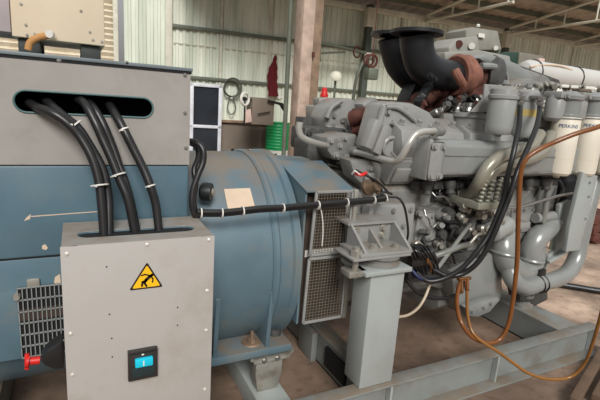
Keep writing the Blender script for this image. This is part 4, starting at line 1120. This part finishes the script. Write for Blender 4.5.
# ================================================================== CONTROL BOX
CX0, CX1, CY0, CY1, CZ = -.058, .426, 1.485, 1.765, 1.07
cb = thing('control_box', ((CX0 + CX1) / 2, 1.62, .2), 'light grey sheet-metal control box with yellow warning triangle and cyan switch', 'control box')
b = MB().box(CX0, CX1, CY0 + .004, CY1, .2, CZ - .008, .002)
part(b, 'enclosure', BOXG, cb)
b = MB().box(CX0 - .003, CX1 + .003, CY0 - .0, CY0 + .004, .18, CZ - .002, .001); part(b, 'front_cover', CTRL, cb)
p_a = P(80, 232, Z=CZ); p_b = P(192, 230, Z=CZ)
b, rim = slot_panel(CX0, CX1, CY0 + .002, CY1, CX0 + .045, CX1 - .045, CY0 + .075, CY0 + .155, CZ - .006, .006, True)
tp = part(b, 'top_cover', BOXG, cb)
part(MB().sweep(rim, .004, 8, closed=True), 'slot_edging', mat('blue_slot_edging', (64, 92, 104), .5), tp)
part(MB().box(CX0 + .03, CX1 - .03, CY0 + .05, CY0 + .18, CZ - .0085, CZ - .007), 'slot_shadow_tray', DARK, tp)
scr = [(67, 253), (295/4, 0)]
SC = mat('white_screw_head', (226, 220, 208), .3, .3)
for x, z in ((CX0 + .015, 1.045), (CX0 + .255, 1.055), (CX1 - .018, 1.055), (CX0 + .015, .77), (CX1 - .02, .86), (CX0 + .015, .62), (CX1 - .02, .7), (CX0 + .015, .45), (CX1 - .02, .45)):
    b = MB().lathe([(.0065, 0), (.0065, .002), (.003, .004)], (x, CY0, z), (0, -1, 0), n=14); b.build('screw', SC, cb)
for x, z in ((.07, .99), (.075, .82), (.08, .73), (.08, .66), (.3, .74), (.3, .81)):
    b = MB().lathe([(.0026, 0), (.0026, .0012)], (x, CY0, z), (0, -1, 0), n=10); b.build('rivet_hole', BLK, cb)
for z in (1.0, .93, .87):
    b = MB().lathe([(.006, 0), (.006, .002), (.003, .004)], (CX0, CY0 + .03, z + .05), (-1, 0, 0), n=12); b.build('screw', SC, cb)
# warning triangle (upright on the cover)
def Pc(x, y, off=0): return P(x, y, Y=CY0 - off)
def tri(sc, y, th, m, name, parent):
    c = [V((.1405, 0, .8835)), V((.2555, 0, .8835)), V((.198, 0, .985))]
    c = [Pc(129, 290.5), Pc(163, 286.5), Pc(147, 262)]
    g = (c[0] + c[1] + c[2]) / 3
    pts = []
    for i in range(3):
        q = g + (c[i] - g) * sc; pq = g + (c[i - 1] - g) * sc; nq = g + (c[(i + 1) % 3] - g) * sc
        for t in (.07, 0): pass
        pts.append(q + (pq - q) * .06); pts.append(q + ((pq - q) + (nq - q)) * .018); pts.append(q + (nq - q) * .06)
    pts = [V((p.x, y, p.z)) for p in pts]
    return part(MB().slab(pts, (0, -th, 0)), name, m, parent)
t1 = tri(1.0, CY0 - .0002, .0012, BLK, 'warning_sign', cb)
t2 = tri(.83, CY0 - .0013, .0006, YEL, 'yellow_field', t1)
b = MB()
def limb(pts, r):
    q = [Pc(*p, .0022) for p in pts]
    for a, c in zip(q, q[1:]): b.bar(a, c, r, .0008, 0, V((0, -1, 0)))
    for a in q: b.cyl(a + V((0, .0004, 0)), a - V((0, .0004, 0)), r / 2, n=10)
limb([(150.5, 276), (146, 280), (145.5, 281)], .011); limb([(146, 280.5), (142.5, 282), (142, 286)], .007); limb([(146, 280.5), (144.5, 283), (146.5, 286)], .007)
limb([(150, 275.5), (145, 274.5), (141.5, 275.5)], .005); limb([(151, 276), (153, 279), (152.5, 282)], .005); limb([(152.3, 274.8), (152, 275)], .010)
part(b, 'falling_figure', BLK, t1)
# breaker switch
a = Pc(127.5, 349.5); c = Pc(157, 377)
bx0, bx1 = Pc(127.5, 360).x, Pc(157, 360).x; bz1 = (Pc(128, 350).z + Pc(157, 345).z) / 2; bz0 = (Pc(128, 380).z + Pc(156, 373).z) / 2
br = part(MB().box(bx0, bx1, CY0 - .018, CY0, bz0, bz1, .002), 'breaker', BRK, cb, 'black moulded breaker with a cyan toggle')
wx = bx1 - bx0; hz = bz1 - bz0
MB().box(bx0 + .012, bx1 - .012, CY0 - .021, CY0 - .018, bz0 + .012, bz0 + hz * .45, .001).build('lower_face', mat('breaker_lower_face', (36, 50, 52), .4), br)
MB().box(bx0 + wx * .22, bx0 + wx * .82, CY0 - .034, CY0 - .018, bz0 + hz * .5, bz0 + hz * .78, .004).build('toggle', CYAN, br)
MB().box(bx0 + wx * .48, bx0 + wx * .52, CY0 - .0348, CY0 - .034, bz0 + hz * .55, bz0 + hz * .72).build('toggle_mark', WHITE, br)
MB().box(bx0 + wx * .45, bx0 + wx * .53, CY0 - .02, CY0 - .018, bz0 + hz * .84, bz0 + hz * .88).build('indicator_spot', WHITE, br)
MB().box(bx0 + wx * .05, bx0 + wx * .95, CY0 - .0195, CY0 - .018, bz0 + hz * .90, bz0 + hz * .94).build('ridge', RUB, br)
# red handled isolator at left of the box
pr_ = P(30, 360, Y=1.62)
e = part(MB().slab([P(x, y, Y=1.60) for x, y in ((40, 360), (48, 350), (62, 341), (64, 369), (54, 370), (44, 366))], (0, .07, 0), .008), 'isolator_switch', RUB, cb, 'black isolator body')
b = MB().cyl(P(40, 360, Y=1.63), P(30, 361, Y=1.63), .014, n=16); b.cyl(P(29, 361, Y=1.63), P(26, 361, Y=1.63), .022, n=20); b.bar(P(27, 354, Y=1.63), P(27, 369, Y=1.63), .016, .014, .003); b.build('red_key', RED, e)

# ================================================================== CREAM PANEL ON TOP
pc0, pc1 = P(12, 36, Y=1.95), P(105, 44, Y=1.95)
e = thing('instrument_cabinet', ((pc0.x + pc1.x) / 2, 2.05, 1.66), 'cream metal cabinet on dark rubber feet on top of the terminal box', 'cabinet')
b = MB().box(pc0.x, pc1.x, 1.95, 2.25, 1.72, 2.25, .004); b.build('cabinet_body', CREAM, e)
lab(MB().box(pc0.x - .16, pc0.x - .005, 1.98, 2.25, 1.735, 2.25, .003).build('side_unit', mat('lilac_grey_sheet', (176, 166, 166), .5), e), 'grey side unit at the left')
for x in (pc0.x + .015, pc1.x - .085):
    for y in (1.97, 2.17): MB().box(x, x + .07, y, y + .06, 1.66, 1.718, .003).build('foot', mat('dark_green_rubber', (52, 56, 54), .6), e)
b = MB()
for x, y in ((21, 4), (81, 11), (26, 25), (35, 34), (90, 32), (93, 40), (27, 35), (102, 42)): b.bolt(P(x, y, Y=1.949), r=.0035, h=.003)
b.build('screws', GALV, e)
b = MB().tube([P(28, 50, Y=1.9), P(30, 43, Y=1.9), P(37, 38, Y=1.9), P(48, 35.5, Y=1.92)], .012, 12)
tag(b.build('tan_leather_strip', mat('tan_tape', (186, 134, 78), .7)), 'tan bent strap poking out below the cream cabinet', 'strap')
b = MB().cyl(P(49, 34, Y=1.9), P(51, 34, Y=1.93), .013, n=16); tag(b.build('clear_plug', TIE), 'small whitish plug at the end of the tan strap', 'plug')

# ================================================================== CABLES
def tie(pts, t, r, m=TIE, name='cable_tie', parent=None):
    sm = smooth(pts, 8); i = int(t * (len(sm) - 2)); ax = (sm[i + 1] - sm[i]).normalized()
    b = MB().sweep([sm[i] - ax * .0025, sm[i] + ax * .0025], r, 18); b.cbox(sm[i] + V((-.4 * r, -r, .1 * r)), (.007, .006, .007))
    return b.build(name, m, parent)
def cable(pts, r, label, group='black power cables from terminal box to control box'):
    b = MB().tube(pts, r, 14, 8); return tag(b.build('power_cable', RUB), label, 'cable', group)
ys, yb2 = 1.765, 1.60
def cp(l): return [P(x, y, Y=yy) for x, y, yy in l]
c1 = cp([(24, 98, 1.9), (34, 106, 1.78), (50, 112, 1.72), (66, 122, 1.70), (80, 137, 1.69), (92, 158, 1.67), (99, 182, 1.65), (102, 208, 1.63), (104, 236, 1.61)])
c2 = cp([(40, 95, 1.9), (52, 106, 1.77), (66, 118, 1.72), (78, 128, 1.71), (90, 146, 1.70), (103, 170, 1.68), (108, 195, 1.66), (109, 215, 1.64), (109, 235, 1.62)])
c3 = cp([(68, 96, 1.9), (83, 102, 1.77), (94, 120, 1.72), (103, 140, 1.70), (112, 160, 1.68), (120, 180, 1.66), (128, 200, 1.64), (135, 234, 1.62)])
c4 = cp([(78, 94, 1.92), (92, 106, 1.78), (102, 122, 1.74), (112, 145, 1.72), (119, 165, 1.70), (126, 185, 1.67), (131, 203, 1.65), (137, 232, 1.64)])
c5 = cp([(104, 96, 1.9), (114, 112, 1.76), (124, 130, 1.71), (134, 150, 1.69), (144, 170, 1.67), (151, 188, 1.65), (156, 206, 1.64), (159, 232, 1.62)])
c6 = cp([(100, 94, 1.94), (112, 104, 1.80), (122, 122, 1.74), (132, 142, 1.72), (142, 164, 1.70), (149, 184, 1.68), (154, 204, 1.66), (157, 230, 1.64)])
cable(c1, .0155, 'leftmost black cable leaving the rounded slot of the terminal box'); cable(c2, .0155, 'second black cable from the left in the rounded slot')
cable(c3, .0155, 'front cable of the middle pair in the rounded slot'); cable(c4, .0145, 'rear cable of the middle pair in the rounded slot')
cable(c5, .0155, 'rightmost black cable entering the control box'); 
def tagtie(o, l): return tag(o, l, 'cable tie', 'white cable ties on the power cables')
tagtie(tie(c2, .36, .026), 'white cable tie nearest the slot on the left cable pair')
tagtie(tie(c1, .78, .030), 'white cable tie above the control box on the left cable pair')
tagtie(tie(c3, .70, .028), 'white cable tie on the middle cable pair')
tagtie(tie(c5, .30, .019), 'white cable tie nearest the slot on the right cable')
tagtie(tie(c5, .72, .019), 'white cable tie above the control box on the right cable')
# side bundle coming from the terminal box right side
s1 = cp([(188, 141, 1.84), (197, 143, 1.80), (203, 150, 1.78), (203, 162, 1.77), (198, 175, 1.76), (193, 190, 1.75), (192, 205, 1.74), (196, 216, 1.74), (202, 210, 1.75)])
s2 = cp([(190, 143, 1.9), (197, 147, 1.86), (198, 158, 1.83), (194, 170, 1.80), (196, 185, 1.78), (194, 200, 1.77), (197, 213, 1.77), (205, 211, 1.77)])
tag(MB().tube(s1, .013, 14).build('sleeved_cable', RUB), 'thick black sleeved cable looping out right of the terminal box', 'cable')
tag(MB().tube(s2, .011, 14).build('sleeved_cable', RUB), 'thinner black cable behind the loop right of the terminal box', 'cable')
# harness across the alternator
hp = [(197, 212, 1.74), (222, 212, 1.735), (243, 210, 1.735), (262, 208, 1.735), (285, 207, 1.74), (305, 205, 1.75), (330, 203, 1.755), (352, 201, 1.755), (375, 199, 1.75), (388, 197, 1.74)]
h1 = cp(hp); hs = []
har = thing('cable_harness', h1[0], 'black taped cable harness running across the alternator towards the engine', 'cable')
MB().tube(h1, .0125, 14, 8).build('main_loom', RUB, har)
MB().tube([p + V((0, .004, -.014)) for p in h1], .008, 12, 8).build('small_loom', RUB, har)
for px in (201, 222, 243, 283, 318, 347, 374, 386):
    k = min(range(len(hp)), key=lambda i: 0)
    f = [i for i in range(len(hp) - 1) if hp[i][0] <= px <= hp[i + 1][0]][0]; t = (px - hp[f][0]) / (hp[f + 1][0] - hp[f][0])
    q = h1[f].lerp(h1[f + 1], t); ax = (h1[f + 1] - h1[f]).normalized()
    b = MB().sweep([q - ax * .0025 + V((0, .002, -.006)), q + ax * .0025 + V((0, .002, -.006))], .022, 18); b.build('cable_tie', TIE, har)
b = MB().tube(cp([(388, 197, 1.74), (398, 198, 1.72), (404, 206, 1.70), (407, 220, 1.70), (408, 235, 1.70), (404, 248, 1.72)]), .006, 10); b.build('branch_lead', RUB, har)
# black hoses from filter fittings down
hA = cp([(520, 106, 1.69), (519, 125, 1.62), (514, 150, 1.56), (508, 175, 1.55), (503, 200, 1.55), (490, 232, 1.56), (478, 250, 1.57), (462, 268, 1.6), (445, 278, 1.64), (428, 281, 1.68), (416, 272, 1.72)])
hB = cp([(540, 107, 1.72), (537, 125, 1.64), (529, 145, 1.58), (518, 170, 1.54), (510, 195, 1.53), (500, 220, 1.53), (490, 243, 1.54), (478, 262, 1.56), (464, 273, 1.6), (448, 276, 1.64), (434, 270, 1.7)])
tag(MB().tube(hA, .014, 14, 8).build('fuel_hose', RUB), 'black fuel hose hanging from the left grey canister fitting', 'hose')
tag(MB().tube(hB, .014, 14, 8).build('fuel_hose', RUB), 'black fuel hose hanging from the right grey canister fitting', 'hose')
tag(MB().tube(cp([(410, 268, 1.74), (420, 278, 1.7), (436, 280, 1.68), (452, 275, 1.68), (466, 270, 1.7)]), .012, 12).build('hose', BLHOSE), 'dark blue hose curving under the engine beside the support post', 'hose')
tag(MB().tube(cp([(404, 276, 1.78), (415, 290, 1.74), (428, 297, 1.72), (446, 298, 1.72), (460, 292, 1.75), (464, 282, 1.8)]), .011, 12).build('hose', RUB), 'black hose looping lowest under the engine beside the orange hose', 'hose')
tag(MB().tube(cp([(398, 317, 1.75), (408, 315, 1.72), (418, 308, 1.7), (425, 297, 1.7), (430, 284, 1.72)]), .008, 12).build('hose', mat('pale_tan_hose', (188, 172, 150), .5)), 'thin pale tan hose emerging right of the support post', 'hose')
# amber hose
oa = cp([(720, 90, 1.25), (660, 106, 1.28), (620, 118, 1.30), (598, 127, 1.32), (575, 134, 1.36), (555, 142, 1.40), (540, 149, 1.42), (527, 158, 1.44), (521, 172, 1.45), (519, 200, 1.45), (518, 230, 1.45), (517, 262, 1.45), (513, 300, 1.45), (508, 325, 1.46), (500, 339, 1.47), (488, 343, 1.48), (472, 337, 1.50), (461, 322, 1.54), (457, 305, 1.62), (458, 290, 1.70), (461, 280, 1.76)])
tag(MB().tube(oa, .012, 14, 10).build('amber_hose', ORANGE), 'amber rubber hose crossing the ivory filters and looping to the engine', 'hose')
ob = cp([(467, 284, 1.76), (467, 300, 1.66), (468, 318, 1.56), (473, 333, 1.50), (484, 343, 1.46), (497, 351, 1.42), (512, 362, 1.38), (528, 373, 1.34), (548, 379, 1.30), (570, 377, 1.26), (584, 364, 1.22), (592, 345, 1.18), (600, 318, 1.14), (606, 290, 1.12), (614, 240, 1.1), (640, 190, 1.08)])
tag(MB().tube(ob, .009, 14, 10).build('amber_hose', mat('olive_amber_rubber', (136, 92, 44), .25, 0, .15, 15)), 'thinner amber hose sagging in front of the skid beam at lower right', 'hose')
e = thing('hose_connector', P(463, 280, Y=1.76), 'brass-coloured hose connector at the top of the amber hoses', 'connector')
b = MB().sweep([P(461, 292, Y=1.69), P(461, 281, Y=1.75)], .014, 12).sweep([P(467, 290, Y=1.71), P(467, 280, Y=1.76)], .014, 6).cyl(P(458, 279, Y=1.76), P(470, 278, Y=1.78), .011, n=12); b.build('fitting_body', BRASS, e)

# ================================================================== BACKGROUND BEHIND ENGINE
# grey boxes on shelf
Yg = 3.3
e = thing('control_enclosure', P(462, 50, Y=Yg), 'pale grey enclosure with a red lamp and round knob behind the exhaust outlets', 'enclosure')
b = MB().slab([P(x, y, Y=Yg) for x, y in ((449, 47), (458, 38), (478, 36), (480, 54), (449, 55))], (0, .3, 0), .01); b.build('enclosure_body', BOXSH, e)
MB().cyl(P(459, 44, Y=Yg), P(459, 44, Y=Yg - .02), .035, n=20).build('lamp', RUSTD, e)
b = MB().cyl(P(472, 46, Y=Yg), P(472, 46, Y=Yg - .04), .03, n=20); b.build('knob', WHITE, e)
e = thing('control_enclosure', P(490, 42, Y=Yg + .4), 'darker grey enclosure stacked behind the pale one above the engine', 'enclosure')
b = MB().slab([P(x, y, Y=Yg + .35) for x, y in ((466, 30), (472, 27), (498, 31), (502, 50), (478, 50), (466, 44))], (0, .3, 0), .01); b.build('enclosure_body', mat('mid_grey_box', (138, 136, 126), .6), e)
MB().box(P(480, 50, Y=Yg + .4).x, P(500, 50, Y=Yg + .4).x, Yg + .4, Yg + .6, P(480, 50, Y=3.25).z - .05, P(490, 48, Y=Yg + .4).z).build('foot', COLM, e)
MB().cyl(P(496, 48, Y=Yg + .35), P(496, 48, Y=Yg + .30), .025, n=16).build('knob', WHITE, e)
MB().lathe([(.018, 0), (.022, .015), (.01, .03)], P(478, 27, Y=Yg + .4), n=14).build('knob', WHITE, e)
MB().slab([P(x, y, Y=Yg + .33) for x, y in ((478, 33), (484, 34), (484, 38), (478, 37))], (0, -.01, 0)).build('name_plate', WHITE, e)
part(MB().slab([P(x, y, Y=3.25) for x, y in ((445, 52), (480, 50), (510, 56), (512, 66), (445, 60))], (0, .6, 0), .01), 'rear_deck', BOXSH)
part(MB().slab([P(x, y, Y=2.9) for x, y in ((430, 58), (512, 62), (560, 80), (560, 100), (430, 100))], (0, .06, 0), .01), 'rear_manifold_block', ENGD)
e = thing('power_unit', P(525, 58, Y=4.4), 'dark green box machine with grey panel behind the engine', 'machine')
b = MB().slab([P(x, y, Y=4.4) for x, y in ((498, 64), (504, 52), (524, 52), (521, 66), (510, 70))], (0, .5, 0), .01); b.build('green_casing', DGREEN, e)
b = MB(); pg_ = P(510, 66, Y=4.5)
for dx_ in (0, .35):
    b.box(pg_.x + dx_, pg_.x + dx_ + .05, 4.5, 4.55, 0, pg_.z + .03)
b.build('stand_leg', COLM, e)
b = MB().slab([P(x, y, Y=4.38) for x, y in ((520, 52), (544, 56), (543, 70), (518, 68))], (0, .4, 0), .01); b.build('grey_panel', mat('brown_grey_panel', (124, 120, 108), .6), e)
MB().cbox(P(540, 62, Y=4.35), (.12, .06, .1), None, .01).build('pink_label', CLOTHB, e)
# white horizontal tank
ta, tb_ = P(528, 75, Y=3.2), P(640, 88, Y=3.2)
zc = P(560, 77, Y=3.2).z
e = thing('air_tank', (4.0, 3.2, zc - .2), 'off-white horizontal tank with dark straps behind the filters', 'tank')
b = MB().sweep([(ta.x - .12, 3.2, zc), (ta.x - .09, 3.2, zc), (ta.x - .02, 3.2, zc), (ta.x + 2.5, 3.2, zc)], [.04, .10, .125, .125], 40); b.build('tank_shell', TANK, e)
for px in (531, 573):
    x = P(px, 76, Y=3.2).x; b = MB().torus((x, 3.2, zc), (1, 0, 0), .128, .008, 36, 6); b.build('strap', RUB, e)
MB().tube([P(530, 67, Y=3.1), P(545, 65, Y=3.1), P(560, 66, Y=3.1), P(572, 70, Y=3.1)], .01, 8).build('thin_pipe', STICK, e)
# support rack for the tank and enclosures (hidden behind the engine)
b = MB()
for x in (3.3, 5.2):
    for y in (3.2,): b.box(x, x + .06, y + .0, y + .06, 0, zc - .14)
b.box(3.2, 5.5, 3.17, 3.28, zc - .14, zc - .126)
tag(b.build('tank_rack', COLM), 'grey steel rack carrying the off-white tank', 'rack')

# ================================================================== FLOOR ITEMS
b = MB().tube([P(555, 284, Z=.03), P(575, 287, Z=.03), P(600, 291, Z=.03), P(630, 294, Z=.03)], .03, 14)
tag(b.build('floor_hose', RUB), 'thick black hose lying on the floor at the right', 'hose')
# rusty radiator core / crates at right edge
for k in range(9):
    x = 584 + (k % 3) * 9; y = 226 + (k // 3) * 9
    p_ = P(x, y, Y=3.35); p_.z = .34 - .12 * (k // 3)
    
    tag(MB().cbox(p_, (.16, .3, .12), Matrix.Rotation(random.uniform(-.2, .2), 3, 'Y'), .01).build('scrap_piece', RUSTD), 'rusty metal piece stacked at the right edge beyond the radiator pipe', 'scrap', 'rusty scrap beyond the radiator pipe')
pz = V((P(600, 255, Y=3.35).x, 0, 0))
tag(MB().box(pz.x - .45, pz.x + .6, 3.2, 3.6, 0, .036, .02).build('scrap_crate', RUSTD), 'low rusty crate under the stacked scrap at the right edge', 'crate')
# wooden/steel angle leaning at bottom right
b = MB().bar(P(574, 402, Z=.05), P(607, 345, Z=.05), .05, .05, .004)
tag(b.build('timber_batten', mat('dark_brown_timber', (100, 80, 62), .85, 0, .25, 8)), 'brown timber batten lying on the floor at bottom right', 'batten')
b = MB().bar(P(600, 402, Z=.03), P(615, 372, Z=.03), .09, .06, .004)
tag(b.build('timber_batten', mat('dark_brown_timber', (100, 80, 62), .85, 0, .25, 8)), 'wider timber batten cut off by the bottom right corner', 'batten')
